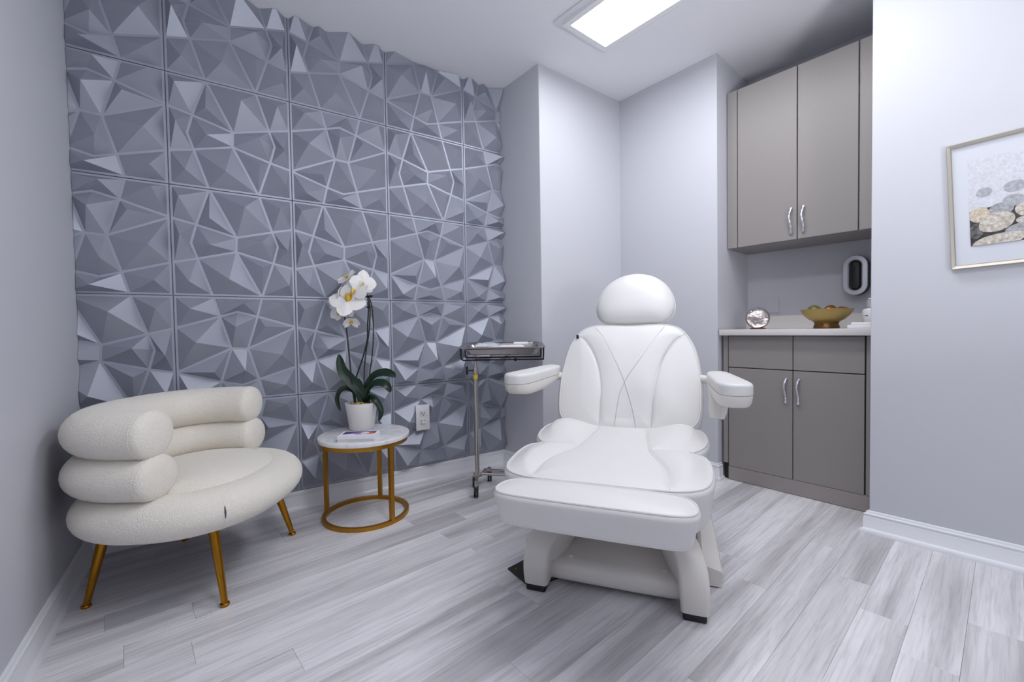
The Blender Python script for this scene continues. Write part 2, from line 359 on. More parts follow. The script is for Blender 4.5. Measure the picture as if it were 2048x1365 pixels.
baseboard('baseboard_front', [(2.465, 0.664), PE, PW2], side=1)

# ------------------------------------------------------------------ faceted wall panels
def rot_cw(p): return (1 - p[1], p[0])
HM = {'T1': (.298, 0), 'T2': (.702, 0), 'L1': (0, .298), 'L2': (0, .702), 'a': (.189, .342), 'b': (.145, .512), 'c': (.190, .654), 'd': (.504, .431), 'TL': (0, 0), 'BL': (0, 1)}
opp = {'B2': 'T1', 'B1': 'T2', 'R2': 'L1', 'R1': 'L2', 'i': 'a', 'h': 'b', 'g': 'c', 'e': 'd', 'BR': 'TL', 'TR': 'BL'}
for k_, o_ in opp.items(): HM[k_] = (1 - HM[o_][0], 1 - HM[o_][1])
H1 = 0.052
CELLS = [('TL T1 a L1', (.067, .121), 1.0), ('T1 d a', (.290, .286), .85), ('T1 T2 g d', (.572, .155), 1.15), ('T2 TR R1 g', (.877, .123), .95), ('L1 a b c L2', (.067, .461), 1.0), ('a d e c b', (.290, .535), 1.0)]
CELLS += [(' '.join({**opp, **{v: k for k, v in opp.items()}}[x] for x in c.split()), (1 - ap[0], 1 - ap[1]), h) for c, ap, h in CELLS]
def inset(names):
    P = [np.array(HM[n]) for n in names]; n = len(P)
    area = sum(P[i - 1][0] * P[i][1] - P[i][0] * P[i - 1][1] for i in range(n))
    s = 1 if area > 0 else -1; Ls = []
    for i in range(n):
        p, q = P[i], P[(i + 1) % n]; d = (q - p) / np.linalg.norm(q - p); nn = np.array([-d[1], d[0]]) * s
        border = (abs(p[0] - q[0]) < 1e-6 and p[0] in (0, 1)) or (abs(p[1] - q[1]) < 1e-6 and p[1] in (0, 1))
        Ls.append((p + nn * (0.021 if border else 0.0098), d))
    out = []
    for i in range(n):
        (p, d), (q, e) = Ls[i - 1], Ls[i]; A = np.array([[d[0], -e[0]], [d[1], -e[1]]]); t = np.linalg.solve(A, q - p); out.append(p + d * t[0])
    return out
def tile_mesh(kind, S):
    V = []; Fc = []
    g = 0.0022
    b0 = [(g, g), (1 - g, g), (1 - g, 1 - g), (g, 1 - g)]; b1 = [(0.005, 0.005), (0.995, 0.005), (0.995, 0.995), (0.005, 0.995)]
    for ring, dep in ((b0, -0.010), (b0, -0.0015), (b1, 0.0)): V += [(x, y, dep) for x, y in ring]
    Fc += [(0, 1, 2, 3), (8, 9, 10, 11)]
    for q in range(2): Fc += [(q * 4 + i, q * 4 + (i + 1) % 4, q * 4 + 4 + (i + 1) % 4, q * 4 + 4 + i) for i in range(4)]
    for c, ap, h in CELLS:
        pts = inset(c.split()); o = len(V); V += [(p[0], p[1], 0.0) for p in pts] + [(p[0] + 0, p[1] + 0, -0.001) for p in pts] + [(ap[0], ap[1], H1 * h)]; n = len(pts)
        Fc += [(o + i, o + (i + 1) % n, o + 2 * n) for i in range(n)]
    if kind == 'Q': V = [(*rot_cw((x, y)), d) for x, y, d in V]
    return [(x * S, -d, -y * S) for x, y, d in V], Fc
SX = 0.4865; X0 = -0.6125; ZT = 2.5295; SZ = 0.4865
TYPES = {0: 'QPPQP', 1: 'QPQPQ', 2: 'QPPQQ', 3: 'PQPQQ', 4: 'QQPQP'}
TYPES = {0: 'QPPQP', 1: 'QPQPQ', 2: 'QPPQQ', 3: 'PQPQQ', 4: 'QQPQP'}
tile_cache = {}
for r in range(5):
    for c in range(5):
        x0 = X0 + c * SX; zt = ZT - r * SZ; kd = TYPES[r][c]
        clipped = c == 0 or c == 4 or r == 0
        if not clipped and kd in tile_cache: me = tile_cache[kd]
        else:
            V, Fc = tile_mesh(kd, SX); me = bpy.data.meshes.new('wall_panel'); me.from_pydata(V, [], Fc); me.materials.append(M['panel'])
            bm = bmesh.new(); bm.from_mesh(me)
            if clipped:
                for co, no in (((LX + 0.001 - x0, 0, 0), (-1, 0, 0)), ((C1[0] - 0.001 - x0, 0, 0), (1, 0, 0)), ((0, 0, CEIL - 0.002 - zt), (0, 0, 1))):
                    bmesh.ops.bisect_plane(bm, geom=bm.verts[:] + bm.edges[:] + bm.faces[:], plane_co=co, plane_no=no, clear_outer=True)
            # fix orientation: facets must face the room (-y)
            for f in bm.faces:
                f.normal_update()
                if abs(f.normal.y) > 1e-4 and (f.normal.y > 0) and f.calc_center_median().y < 0.009: f.normal_flip()
            bm.to_mesh(me); bm.free()
            if not clipped: tile_cache[kd] = me
        o = bpy.data.objects.new('wall_panel', me); o.location = (x0, 2.440, zt); link(o, wb)

# ------------------------------------------------------------------ ceiling light panels
def ceiling_light(loc, ang, label, lamp):
    t = empty('ceiling_light', loc, ang, label, 'ceiling light')
    W2, L2 = 0.137, 0.585
    box('mounting_flange', (-W2 - 0.062, -L2 - 0.062, -0.010), (W2 + 0.062, L2 + 0.062, 0), M['fixture'], t, bevel=0.003)
    o = 0.030; z0, z1 = -0.028, -0.010; gs = []
    for a in ((-W2 - o, -L2 - o, W2 + o, -L2), (-W2 - o, L2, W2 + o, L2 + o), (-W2 - o, -L2, -W2, L2), (W2, -L2, W2 + o, L2)):
        gs.append(box_geo((a[0], a[1], z0), (a[2], a[3], z1)))
    mesh_obj('frame', *join(gs), M['fixture'], t)
    mesh_obj('diffuser', *box_geo((-W2, -L2, -0.024), (W2, L2, -0.011)), lamp, t)
    return t
ceiling_light((1.735, 1.110, CEIL), rad(5.2), 'white rectangular LED ceiling light over the treatment chair', M['lamp'])
ceiling_light((0.62, 0.35, CEIL), rad(4.8), 'second rectangular LED ceiling light, nearer the doorway side', M['lamp_dim'])

# ------------------------------------------------------------------ cabinets (local x along the front, y into the wall)
CANG = math.atan2(u2.y, u2.x)
def pull(name, x, z0, z1, yf, parent):
    pts = []; rr = []
    for i, t in enumerate(np.linspace(0, 1, 15)):
        bow = math.sin(math.pi * t); pts.append((x + 0.004 * math.sin(t * 7.0), yf - 0.006 - 0.017 * bow ** 0.7, z0 + (z1 - z0) * t))
        k = 0.0062 + 0.0018 * math.sin(i * 2.3) + (0.002 if i in (0, 14) else 0)
        rr.append((k, k * 0.8))
    g = [tube_geo(pts, rr, 8, upv=(0, 1, 0))]
    for z in (z0 + 0.004, z1 - 0.004): g.append(tube_geo([(x, yf + 0.001, z), (x, yf - 0.012, z)], 0.006, 8))
    V, Fc = join(g); return mesh_obj(name, V, Fc, M['chrome'], parent, smooth=True, angle=60)
def front(name, x0, x1, z0, z1, parent): return box(name, (x0, 0, z0), (x1, 0.018, z1), M['cab'], parent, bevel=0.0015, seg=1)
base = empty('base_cabinet', (2.471, 1.382, 0), CANG, 'taupe laminate base cabinet with two drawers and two doors under the counter', 'cabinet')
XR = 0.70
box('carcass', (-0.034, 0.019, 0.0), (XR, 0.385, 0.838), M['cab_gap'], base)
f = front('drawer', -0.004, 0.322, 0.658, 0.836, base); f = front('drawer', 0.326, 0.622, 0.658, 0.836, base)
d1 = front('door', -0.004, 0.322, 0.081, 0.653, base); pull('handle', 0.292, 0.485, 0.613, 0, d1)
d2 = front('door', 0.326, 0.622, 0.081, 0.653, base); pull('handle', 0.350, 0.484, 0.613, 0, d2)
front('filler_strip', -0.034, -0.008, 0.096, 0.838, base); front('filler_strip', 0.628, XR, 0.081, 0.838, base)
box('toe_kick', (-0.006, 0.001, 0.002), (XR, 0.018, 0.079), M['kick'], base, bevel=0.001, seg=1)
ct = empty('countertop', (2.471, 1.382, 0.840), CANG, 'pale quartz countertop with low backsplash in the niche', 'countertop')
box('slab', (-0.04, -0.040, 0.0), (XR, 0.402, 0.033), M['counter'], ct, bevel=0.002)
box('backsplash', (-0.085, 0.398, 0.033), (XR, 0.412, 0.112), M['counter'], ct, bevel=0.001, seg=1)
ss = box('side_splash', (0.0, 0.0, 0.0), (0.35, 0.013, 0.079), M['counter'], ct, bevel=0.001, seg=1)
ss.location = (-0.0545, 0.075, 0.033); ss.rotation_euler[2] = math.atan2(0.064, 0.46) - CANG
upc = empty('wall_cabinet', (2.555, 1.439, 0), CANG, 'tall taupe laminate wall cabinet with two doors hung over the counter', 'cabinet')
box('carcass', (0.001, 0.019, 1.35), (0.74, 0.318, 2.262), M['cab'], upc)
d1 = front('door', 0.060, 0.361, 1.352, 2.262, upc); pull('handle', 0.335, 1.385, 1.517, 0, d1)
d2 = front('door', 0.366, 0.623, 1.352, 2.262, upc); pull('handle', 0.393, 1.386, 1.518, 0, d2)
front('filler_strip', 0.001, 0.056, 1.352, 2.262, upc); front('filler_strip', 0.628, 0.74, 1.352, 2.262, upc)

# things on the counter (counter local frame -> world)
def cw(x, y, z): 
    p = Matrix.Rotation(CANG, 3, 'Z') @ Vector((x, y, 0)); return (2.471 + p.x, 1.382 + p.y, z)
CT = 0.873
# mirrored disc ornament
orn = empty('silver_ornament', cw(0.108, 0.12, CT), CANG, 'round mirrored silver ornament at the left end of the counter', 'ornament')
Rr = 0.062
lathe_v, lathe_f = lathe_geo([(1e-5, -0.030), (Rr * .55, -0.029), (Rr * .86, -0.022), (Rr * .985, -0.009), (Rr, 0.0), (Rr * .985, 0.008), (Rr * .93, 0.014), (Rr * .86, 0.011), (Rr * .5, 0.016), (1e-5, 0.018)], 40)
rm = Matrix.Rotation(rad(20), 4, 'Z') @ Matrix.Rotation(rad(80), 4, 'X')
M['mercury'] = mat('mercury_glass', (176, 168, 164), 0.08, metal=1.0, bump=0.8, scale=26, detail=5, var=0.25, bdist=0.01)
mesh_obj('disc', [tuple((rm @ Vector(v)) + Vector((0, 0, Rr + 0.001))) for v in lathe_v], lathe_f, M['mercury'], orn, smooth=True, angle=50)
box('stand', (-0.034, -0.02, 0), (0.034, 0.03, 0.006), M['bowl_foot'], orn, bevel=0.002)
# bowl
bowl = empty('pedestal_bowl', cw(0.432, 0.155, CT), CANG, 'wide gold footed bowl of decorative fruit on the counter', 'bowl')
BR = 0.118
prof = [(0, 0.030)]
outer = [(0.056, 0.036), (0.080, 0.050), (0.098, 0.068), (0.110, 0.084), (BR, 0.100)]
inner = [(BR - 0.003, 0.1015), (0.106, 0.085), (0.092, 0.070), (0.074, 0.054), (0.045, 0.042), (0, 0.038)]
lathe('bowl', [(0.02, 0.030)] + outer + inner, M['bronze_bowl'], bowl)
lathe('foot', [(0.0, 0), (0.054, 0), (0.058, 0.004), (0.056, 0.014), (0.052, 0.024), (0.056, 0.0355), (0.0, 0.0355)], M['bowl_foot'], bowl)
def blob(name, c, r, material, sq=(1, 1, 1), seed=0, amp=0.06, parent=None, stem=False):
    bm = bmesh.new(); bmesh.ops.create_icosphere(bm, subdivisions=3, radius=1.0); rr = random.Random(seed); ph = [rr.random() * 6 for _ in range(3)]
    for v in bm.verts:
        k = 1 + amp * math.sin(3 * v.co.x + ph[0]) * math.cos(2 * v.co.y + ph[1])
        v.co = Vector((v.co.x * r * sq[0] * k, v.co.y * r * sq[1] * k, v.co.z * r * sq[2] * k))
    return bm_obj(name, bm, material, parent, smooth=True, loc=c)
def cw3(x, y, z): return cw(x, y, z)
tag(blob('decorative_fruit', cw(0.375, 0.165, CT + 0.095), 0.034, M['olive'], (1, 1, .9), 1), 'round olive green fruit at the left of the gold bowl', 'fruit', 'fruit in the gold bowl')
tag(blob('decorative_fruit', cw(0.448, 0.150, CT + 0.092), 0.038, M['copper'], (1.0, .8, .85), 2, .12), 'bronze coloured knobbly fruit in the middle of the gold bowl', 'fruit', 'fruit in the gold bowl')
tag(blob('decorative_fruit', cw(0.497, 0.165, CT + 0.090), 0.033, M['copper'], (1.1, .9, .8), 3, .15), 'brown bronze fruit at the right of the gold bowl', 'fruit', 'fruit in the gold bowl')
# soap boxes
sb = empty('white_box', cw(0.590, 0.105, CT), CANG, 'flat white carton at the bottom of the pair on the counter', 'box', 'white cartons on the counter')
box('carton', (-0.052, -0.03, 0), (0.052, 0.03, 0.017), M['paper'], sb, bevel=0.002)
sb = empty('white_box', cw(0.595, 0.105, CT + 0.0172), CANG, 'smaller flat white carton lying on top of the other', 'box', 'white cartons on the counter')
box('carton', (-0.042, -0.026, 0), (0.042, 0.026, 0.013), M['paper'], sb, bevel=0.002)
# bottle
bt = empty('lotion_bottle', cw(0.607, 0.215, CT), CANG, 'white lotion bottle with grey cap at the right end of the counter', 'bottle')
lathe('body', [(0, 0), (0.034, 0), (0.037, 0.004), (0.037, 0.085), (0.033, 0.094), (0.016, 0.101), (0.014, 0.104), (0, 0.104)], M['white_plastic'], bt)
lathe('cap', [(0, 0.1041), (0.019, 0.1041), (0.019, 0.138), (0.016, 0.141), (0, 0.141)], M['silver_ring'], bt)
tube('nozzle', [(0, 0, 0.141), (0, 0, 0.146), (-0.012, -0.004, 0.147)], 0.0045, M['white_plastic'], bt, 8)
lb = [(0.0374 * math.cos(a), 0.0374 * math.sin(a)) for a in np.linspace(rad(-125), rad(-100), 5)]
mesh_obj('label', [(x, y, 0.060) for x, y in lb] + [(x, y, 0.064) for x, y in lb], [(i, i + 1, i + 6, i + 5) for i in range(4)], M['label_ink'], bt)
# dispenser on the niche wall
def stadium(hw, hh, n=14):
    r = hw; o = []
    for a in np.linspace(0, math.pi, n): o.append((r * math.cos(a), hh - r + r * math.sin(a)))
    for a in np.linspace(math.pi, 2 * math.pi, n): o.append((r * math.cos(a), -(hh - r) + r * math.sin(a)))
    return o
def ring_stack(levels, closed_top=True):
    """levels: list of (outline2d, depth); outline in x,z; depth along -y"""
    V = []; Fc = []; n = len(levels[0][0])
    for o, d in levels: V += [(p[0], -d, p[1]) for p in o]
    for i in range(len(levels) - 1):
        Fc += [(i * n + k, i * n + (k + 1) % n, (i + 1) * n + (k + 1) % n, (i + 1) * n + k) for k in range(n)]
    Fc.append(tuple(range(n))); Fc.append(tuple((len(levels) - 1) * n + k for k in range(n)))
    return V, Fc
# niche wall frame: origin RB, x along u2
def nw(x, z): return (RB[0] + u2.x * x - 0.0005 * 0, RB[1] + u2.y * x, z)
dsp = empty('soap_dispenser', nw(0.575, 1.157), CANG, 'oval silver and black dispenser fixed to the niche wall', 'dispenser')
V, Fc = ring_stack([(stadium(.050, .103), 0.001), (stadium(.0545, .1075), 0.02), (stadium(.0545, .1075), 0.060)]); mesh_obj('back_case', V, Fc, M['slot'], dsp, smooth=True, angle=40)
lv = [(stadium(.0535, .1065), 0.0602), (stadium(.0545, .1075), 0.066), (stadium(.052, .105), 0.073), (stadium(.032, .085), 0.075), (stadium(.0285, .0815), 0.070)]
V, Fc = ring_stack(lv); mesh_obj('ring', V, Fc, M['silver_ring'], dsp, smooth=True, angle=40)
V, Fc = ring_stack([(stadium(.0275, .0805), 0.0702), (stadium(.026, .079), 0.076), (stadium(.016, .069), 0.0795)]); mesh_obj('window', V, Fc, M['dark_glass'], dsp, smooth=True, angle=60)
# blank outlet cover in wall colour
cv = empty('blank_cover', nw(0.145, 1.018), CANG, 'blank square cover plate painted like the niche wall', 'cover plate')
box('plate', (-0.038, -0.005, -0.048), (0.038, -0.0006, 0.048), M['wall'], cv, bevel=0.0015)

# ------------------------------------------------------------------ picture
PANG = math.atan2(pw.y, pw.x)
s0 = 0.243; pt = Vector((PE[0] + pw.x * s0, PE[1] + pw.y * s0, 1.0950))
pic = empty('framed_picture', pt, PANG, 'framed photograph of smooth beach stones in a wide white mat, hung slightly askew', 'picture')
pic.rotation_euler = (Matrix.Rotation(PANG, 3, 'Z') @ Matrix.Rotation(rad(-2.2), 3, 'Y')).to_euler()
PWd, PHt = 0.66, 0.468; fwid = 0.014
gs = []
def fr_side(a, b, c, d): return [(a[0], 0, a[1]), (b[0], 0, b[1]), (c[0], 0, c[1]), (d[0], 0, d[1])]
V = []; Fc = []
for k_, (ins, dep) in enumerate([(0, -0.003), (0, -0.019), (0.002, -0.021), (fwid - 0.003, -0.019), (fwid, -0.016), (fwid, -0.006)]):
    V += [(ins, dep, ins), (PWd - ins, dep, ins), (PWd - ins, dep, PHt - ins), (ins, dep, PHt - ins)]
for q in range(5): Fc += [(q * 4 + i, q * 4 + (i + 1) % 4, q * 4 + 4 + (i + 1) % 4, q * 4 + 4 + i) for i in range(4)]
mesh_obj('frame', V, Fc, M['champagne'], pic)
box('mat_board', (fwid - .003, -0.010, fwid - .003), (PWd - fwid + .003, -0.004, PHt - fwid + .003), M['mat_board'], pic)
# the print: flat polygons on one sheet
px0, px1, pz0, pz1 = 0.054, PWd - 0.054, 0.080, 0.398
pmats = [print_mat('print_haze', (196, 198, 205), (212, 214, 221), 140), print_mat('print_shadow', (38, 38, 46), (70, 68, 70), 30),
         print_mat('print_faint_stone', (150, 152, 158), (182, 184, 190), 90), print_mat('print_grey_stone', (140, 142, 146), (176, 176, 180), 120),
         print_mat('print_beige_stone', (176, 160, 136), (216, 206, 190), 90), print_mat('print_cream_stone', (168, 158, 142), (214, 208, 200), 110),
         print_mat('print_dark_stone', (58, 56, 58), (120, 118, 118), 70), print_mat('print_halo', (196, 198, 206), (216, 218, 226), 60)]
V = []; Fc = []; FM = []
def poly2(pts, mi, lay):
    o = len(V); y = -0.0104 - 0.00012 * lay
    V.extend([(px0 + u_ * (px1 - px0), y, pz0 + (1 - v_) * (pz1 - pz0)) for u_, v_ in pts]); Fc.append(tuple(range(o, len(V)))); FM.append(mi)
def clampuv(pts):
    q = [(p[0], p[1]) for p in pts]
    for a, b, c in ((-1, 0, 0), (1, 0, 1), (0, -1, 0), (0, 1, 1)): q = clip_poly(q, a, b, c)
    return q
ASP = (pz1 - pz0) / (px1 - px0)
def ell(cu, cv, ru, rv, ang, mi, lay):   # radii in v units
    pts = []
    for t in np.linspace(0, 2 * math.pi, 36, endpoint=False):
        e = 1.0 + 0.06 * math.cos(2 * t + cu * 9); x = ru * math.cos(t) * e; z = rv * math.sin(t)
        X = x * math.cos(rad(ang)) - z * math.sin(rad(ang)); Z = x * math.sin(rad(ang)) + z * math.cos(rad(ang))
        pts.append((cu * ASP + X * ASP, cv + Z))
    pts = clampuv(pts)
    if len(pts) > 2: poly2(pts, mi, lay)
poly2([(0, 0), (1, 0), (1, 1), (0, 1)], 0, 0)
poly2(clampuv([(0, .60), (.12, .57), (.25, .60), (.4, .57), (.6, .62), (.8, .58), (1, .6), (1, 1), (0, 1)]), 1, 1)
stones = [(.123, .40, .0625, .055, -6, 2), (.149, .50, .069, .05, -4, 7), (.356, .39, .091, .062, -4, 2), (.346, .545, .088, .066, 4, 2), (.56, .42, .09, .06, 0, 2), (.74, .52, .10, .06, 5, 7), (.95, .40, .11, .07, -5, 2), (1.22, .47, .12, .06, 5, 2), (1.5, .41, .12, .065, 0, 2),
          (.25, .62, .10, .072, -4, 3), (.077, .648, .082, .088, 6, 4), (.413, .665, .062, .072, -22, 5), (.56, .63, .10, .075, 8, 3), (.78, .64, .12, .085, -8, 4), (1.03, .63, .13, .08, 5, 3), (1.3, .64, .12, .08, -6, 5), (1.6, .63, .13, .08, 0, 3),
          (.053, .83, .060, .092, 12, 6), (.409, .774, .058, .034, -6, 5), (.21, .76, .146, .104, -13, 5), (.60, .76, .12, .07, 6, 6), (.86, .80, .15, .09, -5, 5), (1.18, .78, .16, .09, 8, 4), (1.52, .79, .15, .09, -8, 6),
          (.385, .866, .125, .058, -13, 3), (.66, .90, .15, .08, 4, 3), (1.0, .93, .17, .08, -4, 6), (1.36, .93, .18, .08, 5, 3), (1.68, .93, .12, .08, 0, 5), (.22, .97, .215, .076, -7, 5), (.55, 1.0, .14, .05, 0, 4), (.85, 1.02, .15, .05, 0, 5), (1.2, 1.02, .16, .05, 0, 4)]
for i_, (a, b, c, d, e, m_) in enumerate(stones): ell(a, b, c, d, e, m_, 2 + i_)
mesh_obj('stone_print', V, Fc, None, pic, mats=pmats, fmat=FM)

# ------------------------------------------------------------------ wall outlet on the panels
ol = empty('wall_outlet', (1.010, 2.403, 0.391), 0, 'white duplex outlet on the faceted panels beside the small table', 'outlet')
box('cover_plate', (-0.042, -0.006, -0.074), (0.042, 0.0, 0.074), M['white_plastic'], ol, bevel=0.0025)
box('mounting_box', (-0.036, 0.0, -0.066), (0.036, 0.036, 0.066), M['white_plastic'], ol)
for zc in (0.024, -0.024):
    rc = box('receptacle', (-0.021, -0.0085, zc - 0.018), (0.021, -0.006, zc + 0.018), M['ceramic'], ol, bevel=0.001)
    if zc > 0:
        mesh_obj('slots', *join([box_geo((-0.010, -0.0092, zc - 0.002), (-0.007, -0.0082, zc + 0.009)), box_geo((0.006, -0.0092, zc - 0.002), (0.009, -0.0082, zc + 0.008)), box_geo((-0.003, -0.0092, zc - 0.012), (0.003, -0.0082, zc - 0.006))]), M['slot'], rc)
    else:
        mesh_obj('slots', *join([box_geo((-0.010, -0.0092, zc + 0.001), (-0.007, -0.0082, zc + 0.010)), box_geo((0.006, -0.0092, zc + 0.001), (0.009, -0.0082, zc + 0.009))]), M['slot'], rc)
pg = box('plug_cover', (-0.012, -0.016, -0.036), (0.012, -0.0086, -0.022), M['white_plastic'], ol, bevel=0.003)

# ------------------------------------------------------------------ side table
tb = empty('side_table', (0.611, 2.176, 0), 0, 'round side table with white marble top on a brass ring frame', 'side table')
lathe('tabletop', rprof(0.213, 0.020, 0.004, 0.380), M['marble'], tb, n=72)
def ring_geo(R_, w_, z0, z1, n=64):
    V = []; Fc = []
    for k in range(n):
        c, s = math.cos(2 * math.pi * k / n), math.sin(2 * math.pi * k / n)
        V += [(c * R_, s * R_, z0), (c * R_, s * R_, z1), (c * (R_ - w_), s * (R_ - w_), z1), (c * (R_ - w_), s * (R_ - w_), z0)]
    for k in range(n):
        j = (k + 1) % n
        for q in range(4): Fc.append((k * 4 + q, j * 4 + q, j * 4 + (q + 1) % 4, k * 4 + (q + 1) % 4))
    return V, Fc
mesh_obj('top_ring', *ring_geo(0.203, 0.018, 0.360, 0.3799), M['gold_paint'], tb, smooth=True, angle=40)
mesh_obj('floor_ring', *ring_geo(0.203, 0.018, 0.0, 0.018), M['gold_paint'], tb, smooth=True, angle=40)
for az in (180, -36, 87):
    a = rad(az) + YAW - math.pi / 2; ca, sa = math.cos(a), math.sin(a)
    lx, ly = 0.1945 * ca, 0.1945 * sa
    bm = bmesh.new(); bmesh.ops.create_cube(bm, size=1)
    for v in bm.verts:
        q = Vector((v.co.x * 0.017, v.co.y * 0.020, 0.189 + v.co.z * 0.3419)); v.co = Vector((lx + q.x * ca - q.y * sa, ly + q.x * sa + q.y * ca, q.z))
    bm_obj('leg', bm, M['gold_paint'], tb)
# booklets
def booklet(loc, ang, sx, sy, h, label, cover):
    b = empty('booklet', loc, ang, label, 'booklet', 'booklets on the marble table')
    box('pages', (0, 0, 0.0006), (sx, sy, h - 0.0006), M['paper'], b)
    box('cover', (-0.001, -0.001, h - 0.0006), (sx + 0.001, sy + 0.001, h), M['paper'], b); box('back_cover', (-0.001, -0.001, 0), (sx + 0.001, sy + 0.001, 0.0006), M['paper'], b)
    if cover:
        z = h + 0.0003; c1 = b
        V = []; Fc = []; FM = []
        def P(pts, mi, l):
            o = len(V); V.extend([(x * sx, y * sy, z + l * 0.00008) for x, y in pts]); Fc.append(tuple(range(o, len(V)))); FM.append(mi)
        P([(0.06, .25), (.94, .25), (.94, .93), (.06, .93)], 0, 0)
        P([(0.06, .25), (.94, .25), (.94, .42), (.7, .36), (.4, .52), (.06, .40)], 3, 1)
        el = lambda cx, cy, rx, ry: [(cx + rx * math.cos(t), cy + ry * math.sin(t)) for t in np.linspace(0, 2 * math.pi, 24, endpoint=False)]
        P(el(.52, .50, .14, .18), 1, 2); P(el(.79, .50, .15, .16), 2, 3); P(el(.66, .58, .12, .17), 3, 4)
        mesh_obj('cover_print', V, Fc, None, b, mats=[M['purple'], M['lilac'], M['orange'], M['paper']], fmat=FM)
    return b
BA = rad(-29.5)
booklet((0.462, 2.072, 0.4003), BA, 0.165, 0.105, 0.013, 'plain white booklet at the bottom of the pair on the marble table', False)
booklet((0.458, 2.068, 0.4137), BA - 0.02, 0.165, 0.105, 0.012, 'white booklet with purple and orange swirl cover lying on top', True)

# ------------------------------------------------------------------ orchid (local x = camera right at that spot, y = away)
OA = YAW - math.pi / 2
orc = empty('potted_orchid', (0.630, 2.288, 0.4002), OA, 'white orchid with dark leaves in a white pot on the side table', 'potted plant')
dx = 0.022
lathe('pot', [(0, 0), (0.056, 0), (0.060, 0.004), (0.079, 0.133), (0.078, 0.136), (0.074, 0.136), (0.071, 0.118), (0, 0.118)], M['ceramic'], orc, n=56)
bm = bmesh.new(); bmesh.ops.create_grid(bm, x_segments=26, y_segments=26, size=0.071)
for v in bm.verts:
    r_ = v.co.length
    if r_ > 0.0712: v.co *= 0.0712 / r_; r_ = 0.0712
    v.co.z = 0.1195 + 0.008 * (1 - (r_ / 0.071) ** 2) + R.uniform(-.0025, .0035) * (r_ < 0.068)
bm_obj('bark', bm, M['soil'], orc, smooth=True)
gs = []
for i in range(34):
    a = R.uniform(0, 6.28); rr_ = R.uniform(0.0, 0.045); x, y = rr_ * math.cos(a) - 0.005, rr_ * math.sin(a) - 0.02
    b2 = R.uniform(0, 3.1); l = R.uniform(.006, .013)
    gs.append(tube_geo([(x - l * math.cos(b2), y - l * math.sin(b2), 0.128), (x, y, 0.133 + R.uniform(0, .004)), (x + l * math.cos(b2), y + l * math.sin(b2), 0.127)], [0.0015, 0.003, 0.001], 5))
ms = mesh_obj('moss', *join(gs), M['moss'], orc, smooth=True); ms['kind'] = 'stuff'
def leaf(path, wmax, normal=(0, -1, 0.25), parent=orc, droop=0.2):
    P = catmull(path, 8); N = len(P); V = []; Fc = []; nn = np.array(normal, float); nn /= np.linalg.norm(nn); K = 8
    for i, p in enumerate(P):
        t = i / (N - 1); tg = (P[min(i + 1, N - 1)] - P[max(i - 1, 0)]); tg /= np.linalg.norm(tg)
        s = np.cross(tg, nn); s /= np.linalg.norm(s); nrm = np.cross(s, tg)
        wdt = wmax * (0.30 + 0.70 * math.sin(math.pi * min(1, (t * 0.85 + 0.12))) ** 0.8) * (1 if t < 0.86 else math.sqrt(max(0.0, 1 - ((t - 0.86) / 0.14) ** 2)) + 0.02)
        for k in range(K + 1):
            q = (k / K - 0.5) * 2; V.append(p + s * q * wdt + nrm * (abs(q) ** 1.5) * wdt * 0.35)
    n1 = len(V); V += [v - np.array([0, 0, 0.0016]) + nn * -0.0008 for v in V]
    for i in range(N - 1):
        for k in range(K):
            a = i * (K + 1) + k; Fc.append((a, a + 1, a + K + 2, a + K + 1)); Fc.append((n1 + a, n1 + a + K + 1, n1 + a + K + 2, n1 + a + 1))
    for k in range(K): Fc.append((k, n1 + k, n1 + k + 1, k + 1)); a = (N - 1) * (K + 1) + k; Fc.append((a, a + 1, n1 + a + 1, n1 + a))
    for i in range(N - 1):
        a = i * (K + 1); Fc.append((a, a + K + 1, n1 + a + K + 1, n1 + a)); a += K; Fc.append((a, n1 + a, n1 + a + K + 1, a + K + 1))
    return mesh_obj('leaf', V, Fc, M['leaf'], parent, smooth=True, angle=70)
def X(p): return (p[0] + dx, p[1], p[2])
B0 = (-0.012, 0.0, 0.125)
leaf([X(p) for p in (B0, (-0.030, 0.0, 0.195), (-0.072, -0.012, 0.252), (-0.108, -0.02, 0.305), (-0.124, -0.015, 0.385))], 0.030, (0.35, -1, .35))
leaf([X(p) for p in (B0, (0.004, 0.01, 0.205), (0.042, 0.015, 0.265), (0.095, 0.01, 0.284), (0.135, 0.0, 0.278), (0.160, -0.005, 0.264))], 0.023, (-0.5, -1, .75))
leaf([X(p) for p in (B0, (0.020, -0.012, 0.196), (0.060, -0.03, 0.232), (0.105, -0.045, 0.236), (0.132, -0.05, 0.218), (0.143, -0.05, 0.192))], 0.021, (-0.2, -1, .9))
leaf([X(p) for p in (B0, (-0.045, -0.005, 0.188), (-0.085, -0.02, 0.210), (-0.115, -0.03, 0.198), (-0.129, -0.035, 0.155), (-0.114, -0.04, 0.100))], 0.016, (-0.25, -1, .8))
leaf([X(p) for p in (B0, (0.022, -0.01, 0.160), (0.056, -0.025, 0.152), (0.080, -0.03, 0.115), (0.088, -0.035, 0.085), (0.078, -0.04, 0.045))], 0.016, (0.6, -1, .5))
leaf([X(p) for p in (B0, (-0.022, 0.02, 0.185), (-0.045, 0.03, 0.232), (-0.062, 0.04, 0.252))], 0.018, (0.2, -1, .4))
def stem(pts, r0, r1): 
    r0 *= 1.25; r1 *= 1.4
    P = catmull([X(p) for p in pts], 8); n = len(P); return tube('stem', P, [r0 + (r1 - r0) * i / (n - 1) for i in range(n)], M['stem'], orc, 8)
